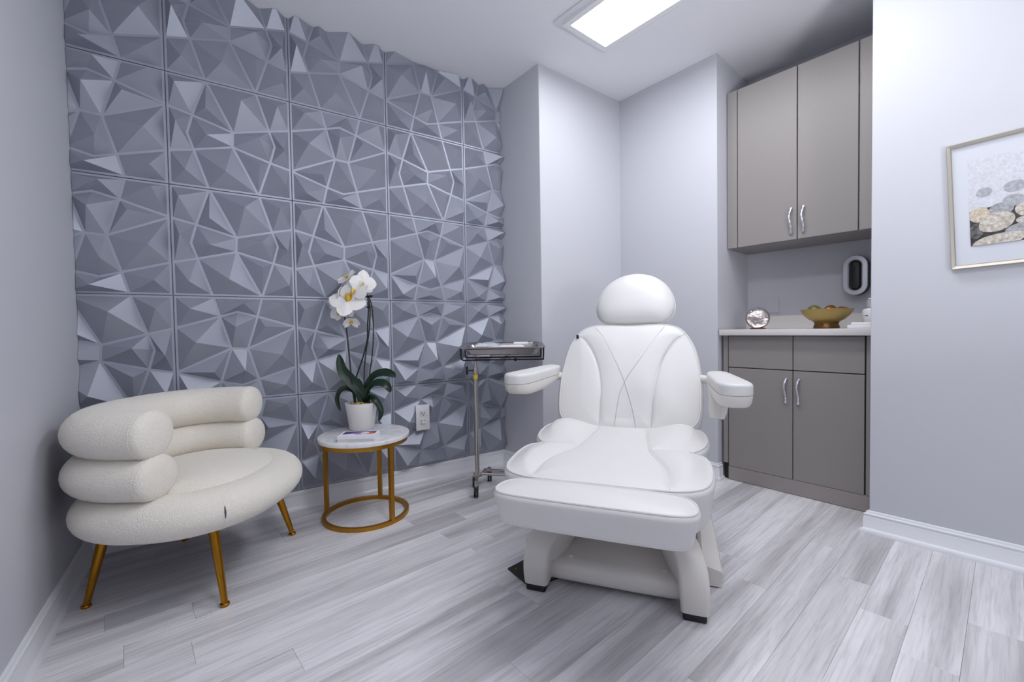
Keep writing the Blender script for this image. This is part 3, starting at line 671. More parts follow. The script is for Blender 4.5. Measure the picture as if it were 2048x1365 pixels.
stem([(-0.050, -0.01, 0.12), (-0.061, -0.01, 0.204), (-0.070, -0.01, 0.33), (-0.079, -0.01, 0.456), (-0.085, -0.01, 0.531), (-0.090, -0.01, 0.577), (-0.078, -0.01, 0.606), (-0.075, 0.0, 0.66), (-0.09, 0.0, 0.70)], 0.0034, 0.0022)
stem([(-0.050, 0.0, 0.12), (-0.054, 0.0, 0.204), (-0.044, 0.0, 0.263), (-0.008, 0.0, 0.363), (0.017, 0.0, 0.454), (0.020, 0.0, 0.520), (0.026, 0.0, 0.590), (0.025, 0.0, 0.671), (0.006, -0.005, 0.706), (-0.02, -0.008, 0.728), (-0.055, -0.01, 0.74), (-0.08, -0.005, 0.72)], 0.0034, 0.0022)
stem([(-0.010, 0.015, 0.12), (-0.009, 0.015, 0.258), (-0.003, 0.012, 0.329), (0.008, 0.01, 0.404), (0.024, 0.008, 0.49), (0.033, 0.006, 0.60), (0.030, 0.004, 0.655)], 0.0024, 0.0024)
stem([(0.012, 0.02, 0.12), (0.019, 0.02, 0.278), (0.031, 0.018, 0.349), (0.043, 0.015, 0.454), (0.046, 0.012, 0.558), (0.040, 0.008, 0.637), (0.026, 0.004, 0.678)], 0.0024, 0.0022)
tube('stem_clip', [X((0.012, 0.0, 0.675)), X((0.048, 0.0, 0.676))], [0.004, 0.0065], M['black'], orc, 8); tube('stem_clip', [X((0.018, 0.0, 0.620)), X((0.038, 0.0, 0.621))], 0.0045, M['black'], orc, 8)
def petal_geo(ang, ln, wd, cup, tip=1.0):
    V = []; Fc = []; NU, NV = 9, 8
    for i in range(NU + 1):
        t = i / NU; w_ = wd * (math.sin(math.pi * min(1, t * 0.92 + 0.06)) ** 0.7)
        if t > 0.85: w_ *= math.sqrt(max(0.02, 1 - ((t - 0.85) / 0.16) ** 2))
        for k in range(NV + 1):
            q = (k / NV - 0.5) * 2; x = q * w_; y = 0.004 + t * ln
            z = cup * (t ** 1.6) - 0.10 * abs(q) ** 2 * w_ + 0.03 * wd * math.sin(5 * q + t * 4)
            ca, sa = math.cos(ang), math.sin(ang); V.append((x * ca - y * sa, x * sa + y * ca, z))
    for i in range(NU):
        for k in range(NV): a = i * (NV + 1) + k; Fc.append((a, a + 1, a + NV + 2, a + NV + 1))
    n = len(V); V += [(x, y, z - 0.0008) for x, y, z in V]; Fc += [tuple(n + i for i in reversed(f)) for f in list(Fc)]
    return V, Fc
def flower(c, face, size, roll=0.0, openness=1.0, lip=True):
    d = Vector(face).normalized(); q = d.to_track_quat('Z', 'Y').to_matrix().to_4x4(); mt = Matrix.Translation(X(c)) @ q @ Matrix.Rotation(roll, 4, 'Z') @ Matrix.Scale(size, 4)
    g = []
    for a, l, wd in ((90, .50, .42), (-90, .50, .42)): g.append(petal_geo(rad(a), l, wd * 0.62, (1 - openness) * .5 - .02))
    for a, l, wd in ((0, .50, .22), (128, .46, .20), (-128, .46, .20)): g.append(petal_geo(rad(a), l, wd, (1 - openness) * .5 - .06))
    V, Fc = join(g); fl = mesh_obj('flower', [tuple(mt @ Vector(v)) for v in V], Fc, M['petal'], orc, smooth=True)
    if lip:
        g = [tube_geo([(0, 0, 0.0), (0, -.04, .08), (0, -.09, .12), (0, -.16, .11)], [.04, .055, .05, .02], 8), petal_geo(rad(150), .16, .06, .16), petal_geo(rad(-150), .16, .06, .16)]
        V, Fc = join(g); mesh_obj('lip', [tuple(mt @ Vector(v)) for v in V], Fc, M['lip'], fl, smooth=True)
    return fl
flower((-0.032, -0.040, 0.705), (-0.15, -1, 0.12), 0.152, 0.25)
flower((0.012, -0.025, 0.742), (0.55, -1, 0.05), 0.133, -0.1)
flower((-0.078, 0.010, 0.775), (-0.45, -0.55, 0.75), 0.123, 0.4, 0.8)
flower((-0.117, 0.005, 0.690), (-1, -0.35, 0.25), 0.123, 0.2, 0.8)
flower((-0.140, -0.005, 0.640), (-0.75, -0.8, -0.15), 0.109, -0.3, 0.75)
flower((-0.062, -0.040, 0.650), (0.15, -0.75, 0.60), 0.185, 2.9, 0.95)
flower((-0.120, -0.015, 0.600), (-0.4, -0.9, -0.4), 0.102, 0.5, 0.6)
flower((-0.062, -0.045, 0.592), (0.1, -1, -0.5), 0.065, 0.0, 0.7)
flower((-0.048, -0.040, 0.553), (0.3, -0.7, -0.8), 0.084, 0.0, 0.25)

# ------------------------------------------------------------------ instrument stand and tray
SA = YAW - math.pi / 2
st = empty('instrument_stand', (1.205, 2.115, 0), SA, 'steel rolling instrument stand with a single pole behind the white chair', 'stand')
tube('pole', [(0, 0, 0.075), (0, 0, 0.640)], 0.0125, M['steel'], st, 16)
tube('telescopic_rod', [(0, 0, 0.640), (0, 0, 0.732)], 0.0095, M['steel'], st, 14)
lathe('collar', [(0.0095, 0.655), (0.0150, 0.655), (0.0155, 0.67), (0.015, 0.69), (0.0095, 0.69)], M['steel'], st, 16)
lathe('colour_band', [(0.0126, 0.625), (0.0133, 0.625), (0.0133, 0.647), (0.0126, 0.647)], M['yellow'], st, 16)
k_ = join([tube_geo([(-0.014, 0, 0.672), (-0.040, 0, 0.672)], 0.004, 8), tube_geo([(-0.040, 0, 0.672), (-0.052, 0, 0.672)], [0.011, 0.012], 10), tube_geo([(-0.046, 0, 0.650), (-0.046, 0, 0.694)], 0.006, 8)])
mesh_obj('clamp_knob', *k_, M['black'], st, smooth=True, angle=40)
# base: two feet rails with four casters
A1, A2 = (0.0, -0.095), (0.06, 0.150)
tube('base_rail', [(A1[0], A1[1], 0.078), (0, 0, 0.078), (A2[0], A2[1], 0.078)], 0.010, M['steel'], st, 10)
tube('base_rail', [(0.012, 0.03, 0.085), (0.30, -0.01, 0.085), (0.42, -0.02, 0.085)], 0.0085, M['steel'], st, 10)
tube('base_rail', [(0.03, 0.11, 0.082), (0.30, 0.03, 0.082), (0.42, -0.06, 0.082), (0.43, -0.12, 0.082)], 0.0085, M['steel'], st, 10)
for (x, y) in (A1, A2, (-0.020, 0.055), (0.43, -0.12)):
    cs = tube('caster_fork', [(x, y, 0.082), (x, y, 0.058)], 0.009, M['steel'], st, 10)
    V, Fc = join([tube_geo([(x - 0.011, y + 0.004, 0.027), (x - 0.003, y + 0.004, 0.027)], [0.027, 0.0265], 20), tube_geo([(x + 0.003, y + 0.004, 0.027), (x + 0.011, y + 0.004, 0.027)], [0.0265, 0.027], 20), tube_geo([(x - 0.012, y + 0.002, 0.045), (x + 0.012, y + 0.002, 0.045)], [0.016, 0.016], 12)])
    mesh_obj('caster_wheel', V, Fc, M['black'], cs, smooth=True, angle=40)
    lathe_ = tube('caster_hub', [(x - 0.0125, y + 0.004, 0.027), (x + 0.0125, y + 0.004, 0.027)], 0.008, M['steel'], cs, 12)
# wire frame holding the tray
TZ = 0.730
tube('tray_frame', catmull([(-0.076, -0.02, TZ + 0.064), (-0.072, -0.02, TZ + 0.006), (-0.035, -0.02, TZ), (0.0, -0.02, TZ), (0.20, -0.02, TZ), (0.362, -0.02, TZ), (0.375, -0.02, TZ + 0.008), (0.377, -0.02, TZ + 0.064)], 5), 0.0042, M['dark_steel'], st, 8)
tube('tray_frame', catmull([(-0.076, 0.20, TZ + 0.076), (-0.072, 0.20, TZ + 0.006), (-0.03, 0.2, TZ), (0.2, 0.2, TZ), (0.362, 0.2, TZ), (0.375, 0.2, TZ + 0.008), (0.377, 0.20, TZ + 0.076)], 5), 0.0042, M['dark_steel'], st, 8)
tube('cross_bar', [(0.0, -0.02, TZ), (0.0, 0.20, TZ)], 0.0042, M['dark_steel'], st, 8)
tube('cross_bar', [(0.19, -0.02, TZ), (0.19, 0.20, TZ)], 0.0035, M['dark_steel'], st, 8)
blob('stop_knob', (0.222, -0.024, TZ), 0.009, M['dark_steel'], parent=st, amp=0)
# tray
tr = empty('instrument_tray', (1.205, 2.115, 0), SA, 'shallow stainless steel instrument tray on the rolling stand', 'tray')
tr.location = Vector((1.205, 2.115, 0)) + Matrix.Rotation(SA, 3, 'Z') @ Vector((0.150, 0.075, 0)) + Vector((0, 0, TZ + 0.032))
tr.rotation_euler = (rad(3.2), 0, SA)
def rrect(hx, hy, r, n=6):
    o = []
    for cx, cy, a0 in ((hx - r, hy - r, 0), (-hx + r, hy - r, 90), (-hx + r, -hy + r, 180), (hx - r, -hy + r, 270)):
        for a in np.linspace(a0, a0 + 90, n): o.append((cx + r * math.cos(rad(a)), cy + r * math.sin(rad(a))))
    return o
lv = [(rrect(.180, .110, .03), 0.0), (rrect(.190, .120, .032), 0.006), (rrect(.205, .135, .034), 0.034), (rrect(.232, .162, .03), 0.046), (rrect(.236, .166, .03), 0.0445), (rrect(.236, .166, .03), 0.047), (rrect(.231, .161, .03), 0.049), (rrect(.203, .133, .034), 0.0365), (rrect(.187, .117, .032), 0.008), (rrect(.178, .108, .03), 0.0025)]
V = []; Fc = []; n = 24
for o, z in lv: V += [(p[0], p[1], z) for p in o]
for i in range(len(lv) - 1): Fc += [(i * n + k, i * n + (k + 1) % n, (i + 1) * n + (k + 1) % n, (i + 1) * n + k) for k in range(n)]
Fc += [tuple(range(n)), tuple((len(lv) - 1) * n + k for k in range(n))]
mesh_obj('pan', V, Fc, M['steel'], tr, smooth=True, angle=30)
def on_tray(x, y, z): return tr.matrix_basis @ Vector((x, y, z))
def sheet(name, cx, cy, hx, hy, z, amp, seed, material, label, cat, thick=0.010):
    rr = random.Random(seed); nx, ny = 26, 18; ph = [rr.uniform(0, 6) for _ in range(6)]; V = []; Fc = []
    for s_, zz in ((0, 0), (1, 1)):
        for j in range(ny + 1):
            for i in range(nx + 1):
                x = -hx + 2 * hx * i / nx; y = -hy + 2 * hy * j / ny
                e = min(1, 6 * min(i / nx, 1 - i / nx, j / ny, 1 - j / ny))
                h = 0 if zz == 0 else 0.001 + e * (thick + amp * (abs(math.sin(40 * x + ph[0] + 20 * y)) + 0.6 * abs(math.sin(70 * y + ph[1] - 30 * x)) + 0.3 * rr.random()))
                V.append((x, y, h))
    N1 = (nx + 1) * (ny + 1)
    for j in range(ny):
        for i in range(nx):
            a = j * (nx + 1) + i; Fc.append((a, a + nx + 1, a + nx + 2, a + 1)); Fc.append((N1 + a, N1 + a + 1, N1 + a + nx + 2, N1 + a + nx + 1))
    edge = [i for i in range(nx)] ; 
    def q(i, j): return j * (nx + 1) + i
    for i in range(nx): Fc += [(q(i, 0), q(i + 1, 0), N1 + q(i + 1, 0), N1 + q(i, 0)), (q(i + 1, ny), q(i, ny), N1 + q(i, ny), N1 + q(i + 1, ny))]
    for j in range(ny): Fc += [(q(0, j + 1), q(0, j), N1 + q(0, j), N1 + q(0, j + 1)), (q(nx, j), q(nx, j + 1), N1 + q(nx, j + 1), N1 + q(nx, j))]
    o = mesh_obj(name, V, Fc, material, None, smooth=True, angle=50); o.location = on_tray(cx, cy, z); o.rotation_euler = tr.rotation_euler
    return tag(o, label, cat)
sheet('folded_drape', 0.015, 0.0, 0.145, 0.100, 0.0030, 0.003, 3, M['paper'], 'folded white paper drape lying in the steel tray', 'drape', 0.034)
sheet('instrument_pouch', -0.085, 0.01, 0.075, 0.07, 0.0440, 0.006, 5, M['pouch'], 'crumpled clear plastic pouch on the left of the tray', 'pouch', 0.004)
def tool(name, x, y, ang, label, cat, kind):
    t = empty(name, on_tray(x, y, 0.0445), SA + ang, label, cat)
    if kind == 'forceps':
        tube('blade', catmull([(-.06, 0.0, .004), (-.03, .006, .004), (.02, .005, .004), (.06, 0.001, .004)], 4), [0.002] * 13, M['steel'], t, 6)
        tube('blade', catmull([(-.06, -0.0005, .004), (-.03, -.006, .004), (.02, -.005, .004), (.06, -0.001, .004)], 4), [0.002] * 13, M['steel'], t, 6)
        mesh_obj('finger_ring', *join([tube_geo([(-.072 + .013 * math.cos(a), s * .012 + .010 * math.sin(a), .004) for a in np.linspace(0, 2 * math.pi, 16, endpoint=False)], 0.0018, 6, closed=True) for s in (-1, 1)]), M['steel'], t, smooth=True)
    else:
        tube('barrel', [(-.05, 0, .008), (.03, 0, .008)], 0.007, M['white_plastic'], t, 12); tube('plunger', [(.03, 0, .008), (.055, 0, .008)], 0.003, M['white_plastic'], t, 8)
        tube('flange', [(.054, 0, .008), (.057, 0, .008)], 0.008, M['white_plastic'], t, 12)
tool('forceps', 0.05, 0.045, 0.08, 'long steel ring-handled forceps on the white drape', 'forceps', 'forceps')
tool('syringe', 0.115, 0.02, -0.1, 'short white syringe at the right end of the tray', 'syringe', 'syringe')

# ------------------------------------------------------------------ boucle loveseat (local x = forward, y = toward its left arm side)
SANG = math.atan2(-0.53, 0.85)
so = empty('boucle_armchair', (-0.043, 2.022, 0), SANG, 'cream boucle barrel armchair with stacked tube rolls and brass legs', 'armchair')
def u_path(xa, yb, xb, n=40):
    P = [(xa, -yb)]
    for t in np.linspace(0, 1, 4)[1:-1]: P.append((xa * (1 - t) + -0.02 * t, -yb))
    for a in np.linspace(-90, -270, n):
        c, s = math.cos(rad(a)), math.sin(rad(a)); e = 0.86
        P.append((-0.02 + xb * math.copysign(abs(c) ** e, c), yb * math.copysign(abs(s) ** e, s)))
    for t in np.linspace(0, 1, 4)[1:-1]: P.append((-0.02 * (1 - t) + xa * t, yb))
    P.append((xa, yb)); return P
def roll(name, xa, yb, xb, zc, ra, rb, capl=0.035):
    base_ = u_path(xa, yb, xb); base_ = [p for i, p in enumerate(base_) if i == 0 or math.dist(p, base_[i - 1]) > 0.004]
    P = []; Rr = []
    for i, t in enumerate(np.linspace(0, 1, 9)): 
        P.append((xa + capl * (1 - t) ** 1.0, -yb)); k = math.sqrt(max(0.0, 1 - (1 - t) ** 2.6)); Rr.append(k)
    Q = [(p[0], p[1]) for p in P[:-1]] + base_ + [(xa + capl * t, yb) for t in np.linspace(0, 1, 9)[1:]]
    K = Rr[:-1] + [1.0] * len(base_) + Rr[:-1][::-1]
    path = [(q[0], q[1], zc) for q in Q]; rd = [(max(0.002, ra * k), max(0.002, rb * k)) for k in K]
    V, Fc = tube_geo(path, rd, 28)
    # superelliptic section: squash a little so rolls stack
    o = mesh_obj(name, V, Fc, M['boucle'], so, smooth=True)
    # seam ring near each arm end
    for sy in (-1, 1):
        pts = [(xa - 0.004, sy * yb + ra * 1.003 * math.cos(a), zc + rb * 1.003 * math.sin(a)) for a in np.linspace(0, 2 * math.pi, 36, endpoint=False)]
        tube('seam', pts, 0.0012, M['boucle'], o, 5, closed=True, upv=(1, 0, 0))
    return o
roll('backrest_roll', 0.035, 0.280, 0.235, 0.588, 0.083, 0.077)
roll('backrest_roll', 0.042, 0.280, 0.240, 0.453, 0.084, 0.072)
# seat roll: closed D-shaped ring
def seat_outline(k=1.0, n=72):
    o = []
    for a in np.linspace(0, 2 * math.pi, n, endpoint=False):
        c, s = math.cos(a), math.sin(a); ax = 0.250 if c > 0 else 0.245; e = 0.88
        o.append((0.0 + ax * k * math.copysign(abs(c) ** e, c), 0.286 * k * math.copysign(abs(s) ** e, s)))
    return o
SO = seat_outline()
V, Fc = tube_geo([(p[0], p[1], 0.322) for p in SO], [(0.082, 0.069)] * len(SO), 26, closed=True)
sr = mesh_obj('seat_roll', V, Fc, M['boucle'], so, smooth=True)
# vertical seam with a grey scuff on the front left of the seat roll
def roll_pt(i, ph, k=1.004):
    p = SO[i]; a = SO[i - 1]; b = SO[(i + 1) % len(SO)]; t = Vector((b[0] - a[0], b[1] - a[1])).normalized(); nn = Vector((t.y, -t.x))
    return (p[0] + nn.x * 0.082 * k * math.cos(ph), p[1] + nn.y * 0.082 * k * math.cos(ph), 0.322 + 0.069 * k * math.sin(ph))
tube('seam', [roll_pt(63, ph) for ph in np.linspace(-1.2, 0.9, 18)], 0.0011, M['boucle'], sr, 5)
tube('scuff_mark', [roll_pt(63, ph, 1.0) for ph in np.linspace(-0.25, 0.42, 10)], [0.0008, 0.0014, 0.002, 0.0026, 0.003, 0.003, 0.0026, 0.002, 0.0014, 0.0006], M['stain'], sr, 6)
# seat cushion dome
def dome(outline, z0, rings, name, material, parent):
    V = []; Fc = []; n = len(outline)
    for k, z in rings: V += [(p[0] * k, p[1] * k, z) for p in outline]
    for i in range(len(rings) - 1): Fc += [(i * n + j, i * n + (j + 1) % n, (i + 1) * n + (j + 1) % n, (i + 1) * n + j) for j in range(n)]
    Fc += [tuple(range(n)), tuple((len(rings) - 1) * n + j for j in range(n))]
    return mesh_obj(name, V, Fc, material, parent, smooth=True, angle=60)
dome(SO, 0, [(0.60, 0.270), (0.93, 0.28), (0.97, 0.33), (0.93, 0.375), (0.86, 0.398), (0.75, 0.412), (0.6, 0.42), (0.4, 0.425), (0.2, 0.427), (0.02, 0.428)], 'seat_cushion', M['boucle'], so)
dome(SO, 0, [(0.98, 0.248), (1.0, 0.251), (1.0, 0.268), (0.6, 0.2681)], 'underframe', M['black'], so)
SI = Matrix.Rotation(-SANG, 3, 'Z')
for foot, top in (((-0.362, 1.985), (-0.300, 1.94)), ((0.016, 1.723), (-0.010, 1.80)), ((0.278, 2.152), (0.205, 2.085)), ((-0.113, 2.375), (-0.085, 2.28))):
    a = SI @ Vector((foot[0] + 0.043, foot[1] - 2.022, 0)); b = SI @ Vector((top[0] + 0.043, top[1] - 2.022, 0.262))
    pts = [tuple(a.lerp(b, t) + Vector((0, 0, 0.006 * (1 - t)))) for t in np.linspace(0, 1, 6)]
    lg = tube('leg', pts, [0.0095, 0.011, 0.0125, 0.014, 0.0155, 0.017], M['gold'], so, 18)
    lathe('foot_cap', rprof(0.0145, 0.011, 0.0045, 0.0), M['gold'], lg, 20, c=(a.x, a.y))

# ------------------------------------------------------------------ treatment chair (local x = lateral, y = toward the back, z up)
Lv = Vector((0.582, -0.813)).normalized(); TM = Vector((1.04, 0.97)) - Lv * 0.006
tc_ = empty('treatment_chair', (TM.x, TM.y, 0), math.atan2(Lv.y, Lv.x), 'white upholstered treatment chair on an ivory moulded base', 'treatment chair')
def segdist(P, poly):
    d = np.full(len(P), 1e9); poly = np.array(poly, float)
    for a, b in zip(poly[:-1], poly[1:]):
        ab = b - a; t = np.clip(((P - a) @ ab) / (ab @ ab + 1e-12), 0, 1); q = a + t[:, None] * ab; d = np.minimum(d, np.hypot(*(P - q).T))
    return d
def sample(arr, p):  # helper for seam lines
    return p
def cushion(name, outline, mtx, thick, er, puff=0.02, lam=0.05, dome_h=0.01, seams=(), centre=(0, 0), nr=46, bottom_er=None, taper=0.0, parent=tc_, piping=True, pip_r=0.0028, wave=None, seam_depth=0.004, resample=220, pip_in=0.0):
    """upholstered pad: puffed top in local z of mtx, rounded rim, sides and underside; returns object"""
    O = np.array(catmull(outline, 10, closed=True))[:, :2]
    L_ = np.r_[0, np.cumsum(np.hypot(*(np.roll(O, -1, 0) - O).T))]; T = np.linspace(0, L_[-1], resample, endpoint=False)
    OO = np.vstack([O, O[:1]]); O = np.c_[np.interp(T, L_, OO[:, 0]), np.interp(T, L_, OO[:, 1])]
    tg = np.roll(O, -1, 0) - np.roll(O, 1, 0); tg /= np.hypot(*tg.T)[:, None]
    ar = np.sum(O[:, 0] * np.roll(O[:, 1], -1) - np.roll(O[:, 0], -1) * O[:, 1]); s = 1 if ar > 0 else -1
    nrm = np.c_[tg[:, 1], -tg[:, 0]] * s; I = O - nrm * er; c = np.array(centre, float); n = len(O)
    sm = [np.array(catmull(q, 8)) for q in seams]
    closed = np.vstack([I, I[:1]])
    def top(P, r):
        d = segdist(P, closed); h = dome_h * (1 - r ** 2) ** 2
        ds = d.copy()
        for q in sm: ds = np.minimum(ds, segdist(P, q))
        h = h + puff * (1 - np.exp(-ds / lam))
        for q in sm: h = h - seam_depth * np.exp(-(segdist(P, q) / 0.004) ** 2) * np.minimum(1, d / 0.02)
        if wave: h = h + wave(P) * np.minimum(1, d / 0.04)
        return h
    V = []
    for i in range(1, nr + 1):
        r = (i / nr) ** 0.9; P = c + (I - c) * r; h = top(P, r); V += [(p[0], p[1], z) for p, z in zip(P, h)]
    rings = nr
    ber = bottom_er or er
    for a in np.linspace(90, 0, 8)[1:]:
        P = I + nrm * er * math.cos(rad(a)); V += [(p[0], p[1], er * (math.sin(rad(a)) - 1)) for p in P]; rings += 1
    for t in (0.33, 0.66, 1.0):
        z = -er - (thick - er - ber) * t; P = O - nrm * taper * t; V += [(p[0], p[1], z) for p in P]; rings += 1
    for a in np.linspace(0, 90, 6)[1:]:
        P = O - nrm * (taper + ber * (1 - math.cos(rad(a)))); V += [(p[0], p[1], -(thick - ber) - ber * math.sin(rad(a))) for p in P]; rings += 1
    Fc = []
    for i in range(rings - 1): Fc += [(i * n + k, i * n + (k + 1) % n, (i + 1) * n + (k + 1) % n, (i + 1) * n + k) for k in range(n)]
    h0 = top(c[None, :], 0.0)[0]; V.append((c[0], c[1], h0)); ci = len(V) - 1; Fc += [(ci, (k + 1) % n, k) for k in range(n)]
    Fc.append(tuple((rings - 1) * n + k for k in range(n)))
    V = [tuple(mtx @ Vector(v)) for v in V]
    o = mesh_obj(name, V, Fc, M['leather'], parent, smooth=True)
    if piping:
        a = rad(58); P = I + nrm * (er * math.cos(a) - pip_in); pts = [tuple(mtx @ Vector((p[0], p[1], er * (math.sin(a) - 1) + 0.0004))) for p in P]
        upv = mtx.to_3x3() @ Vector((0, 0, 1)); tube('piping', pts, pip_r, M['piping'], o, 6, closed=True, upv=tuple(upv))
    for q in sm:
        q2 = q[::2] if len(q) > 30 else q; z = top(q2[:, :2], 0.5)
        pts = [tuple(mtx @ Vector((p[0], p[1], zz + 0.0006))) for p, zz in zip(q2, z)]
        tube('seam', pts, 0.0011, M['thread'], o, 5, upv=tuple(mtx.to_3x3() @ Vector((0, 0, 1))))
    return o
def sym(half):  # half: right side points bottom->top (x>=0); first and last on axis allowed
    return half + [(-x, y) for x, y in reversed(half) if abs(x) > 1e-6]
# seat
seat_half = [(0, -.262), (.10, -.264), (.20, -.258), (.262, -.225), (.292, -.165), (.304, -.07), (.305, .02), (.292, .085), (.262, .118), (.285, .16), (.306, .22), (.318, .30), (.316, .40), (.290, .475), (.235, .505), (.17, .49), (.10, .45), (0, .44)]
crease = [(.262, .118), (.21, .124), (.16, .125), (.118, .115)]
c_seam = [(.092, .42), (.105, .25), (.120, .11), (.152, -.02), (.176, -.14), (.184, -.245)]
mir = lambda q: [(-x, y) for x, y in q]
def seat_wave(P):
    x = np.abs(P[:, 0]); y = P[:, 1]
    return 0.026 * np.exp(-((x - .23) / .085) ** 2 - ((y - .34) / .12) ** 2) + 0.014 * np.exp(-((x - .22) / .09) ** 2 - ((y + .07) / .12) ** 2) - 0.006 * np.exp(-(x / .1) ** 2 - ((y - .25) / .2) ** 2)
cushion('seat', sym(seat_half), Matrix.Translation((0, 0, 0.487)), 0.125, 0.018, puff=0.017, lam=0.055, dome_h=0.0, seams=[c_seam, mir(c_seam), crease, mir(crease)], centre=(0, 0.12), nr=70, resample=300, taper=0.012, bottom_er=0.03, wave=seat_wave)
# foot rest pad
pad = [(-.12, -.262), (-.19, -.268), (-.232, -.295), (-.247, -.34), (-.238, -.378), (-.205, -.398), (-.13, -.405), (0, -.410), (.13, -.412), (.20, -.410), (.238, -.392), (.250, -.352), (.240, -.305), (.205, -.276), (.13, -.264), (0, -.260)]
cushion('foot_rest', pad, Matrix.Translation((0.0, -0.006, 0.490)), 0.090, 0.014, puff=0.010, lam=0.03, dome_h=0.006, centre=(0, -0.335), nr=30, taper=0.014, bottom_er=0.022)
tube('foot_rest_bracket', [(0.0, -0.10, 0.382), (0.0, -0.30, 0.382)], (0.018), M['steel'], tc_, 12)
# backrest
wv_ = Vector((0, 0.26, 0.425)).normalized(); nv = Vector((0, -wv_.z, wv_.y)); BM = Matrix(((1, wv_.x, nv.x, 0.008), (0, wv_.y, nv.y, 0.455), (0, wv_.z, nv.z, 0.485), (0, 0, 0, 1)))
bh = [(0, -.03), (.15, -.03), (.24, -.012), (.287, .03), (.300, .075), (.306, .15), (.303, .25), (.288, .36), (.262, .43), (.225, .482), (.17, .506), (.09, .508), (0, .503)]
bs_o = [(.243, .440), (.195, .405), (.145, .315), (.116, .20), (.108, .10), (.103, .0)]
bs_v = [(-.158, .482), (-.12, .43), (-.068, .325), (-.020, .22), (.010, .13), (.030, .06), (.042, .0)]
bs_w = [(.152, .482), (.115, .42), (.055, .31), (.000, .215), (-.03, .13), (-.045, .0)]
def back_wave(P): return -0.012 * np.exp(-(P[:, 0] / .08) ** 2 - ((P[:, 1] - .15) / .2) ** 2)
bk = cushion('backrest', sym(bh), BM, 0.115, 0.026, puff=0.012, lam=0.05, dome_h=0.020, seams=[bs_o, mir(bs_o)], centre=(0, .24), nr=64, resample=260, bottom_er=0.03, wave=back_wave, seam_depth=0.004)
# fine cross stitching over the middle of the backrest
for q in (bs_v, bs_w):
    Q = catmull(q, 6); pts = []
    for p in Q:
        x, y = p; ds = min(float(segdist(np.array([[x, y]]), np.array(catmull(z_, 6)))[0]) for z_ in (bs_o, mir(bs_o)))
        rim = float(segdist(np.array([[x, y]]), np.array(catmull(sym(bh), 6, True)))[0]) - 0.026
        d = max(0.0, min(ds, rim)); r = 0.5
        h = 0.020 * (1 - min(1, math.hypot(x / .29, (y - .24) / .26)) ** 2) ** 2 + 0.012 * (1 - math.exp(-d / .05)) + float(back_wave(np.array([[x, y]]))[0]) * min(1, max(rim, 0) / .04)
        pts.append(tuple(BM @ Vector((x, y, h + 0.0012))))
    tube('stitching', pts, 0.0009, M['thread'], bk, 5, upv=tuple(nv))
# little black tag on the shoulder
tg_ = BM @ Vector((-.240, .432, 0.004)); box('tag', (tg_.x - .006, tg_.y - .004, tg_.z - .010), (tg_.x + .006, tg_.y + .004, tg_.z + .010), M['black'], bk, bevel=0.003)
# headrest
hh_ = [(0, -.002), (.10, .0), (.150, .018), (.178, .062), (.183, .11), (.170, .17), (.136, .23), (.075, .276), (0, .292)]
HMx = Matrix(((1, wv_.x, nv.x, 0.024), (0, wv_.y, nv.y, 0), (0, wv_.z, nv.z, 0), (0, 0, 0, 1)))
hp = Vector((0.0, 0.455, 0.485)) + wv_ * 0.520; HMx[1][3] = hp.y; HMx[2][3] = hp.z
def pebble(name, outline, mtx, ht, hb, centre, parent, p=2.3):
    O = np.array(catmull(outline, 10, closed=True)); n = len(O); c = np.array(centre); V = []; Fc = []; lv = []
    for a in np.linspace(3, 90, 26): lv.append((math.sin(rad(a)), ht * (1 - math.sin(rad(a)) ** p) ** (1 / p)))
    for a in np.linspace(87, 3, 16): lv.append((math.sin(rad(a)), -hb * (1 - math.sin(rad(a)) ** 3) ** (1 / 3)))
    for k, z in lv: V += [tuple(mtx @ Vector((c[0] + (q[0] - c[0]) * k, c[1] + (q[1] - c[1]) * k, z))) for q in O]
    for i in range(len(lv) - 1): Fc += [(i * n + k, i * n + (k + 1) % n, (i + 1) * n + (k + 1) % n, (i + 1) * n + k) for k in range(n)]
    Fc += [tuple(range(n)), tuple((len(lv) - 1) * n + k for k in range(n))]
    return mesh_obj(name, V, Fc, M['leather'], parent, smooth=True, angle=80)
hd = pebble('headrest', sym(hh_), HMx @ Matrix.Translation((0, 0, -0.038)), 0.062, 0.045, (0, .13), tc_)
Ph = catmull(sym(hh_), 10, True); tube('piping', [tuple(HMx @ Vector((p[0] * 1.0, p[1], -0.038))) for p in Ph], 0.0035, M['piping'], hd, 6, closed=True, upv=tuple(nv))
tube('headrest_bracket', [tuple(BM @ Vector((0.02, .42, -.10))), tuple(BM @ Vector((0.02, .60, -.085)))], 0.014, M['steel'], tc_, 12)
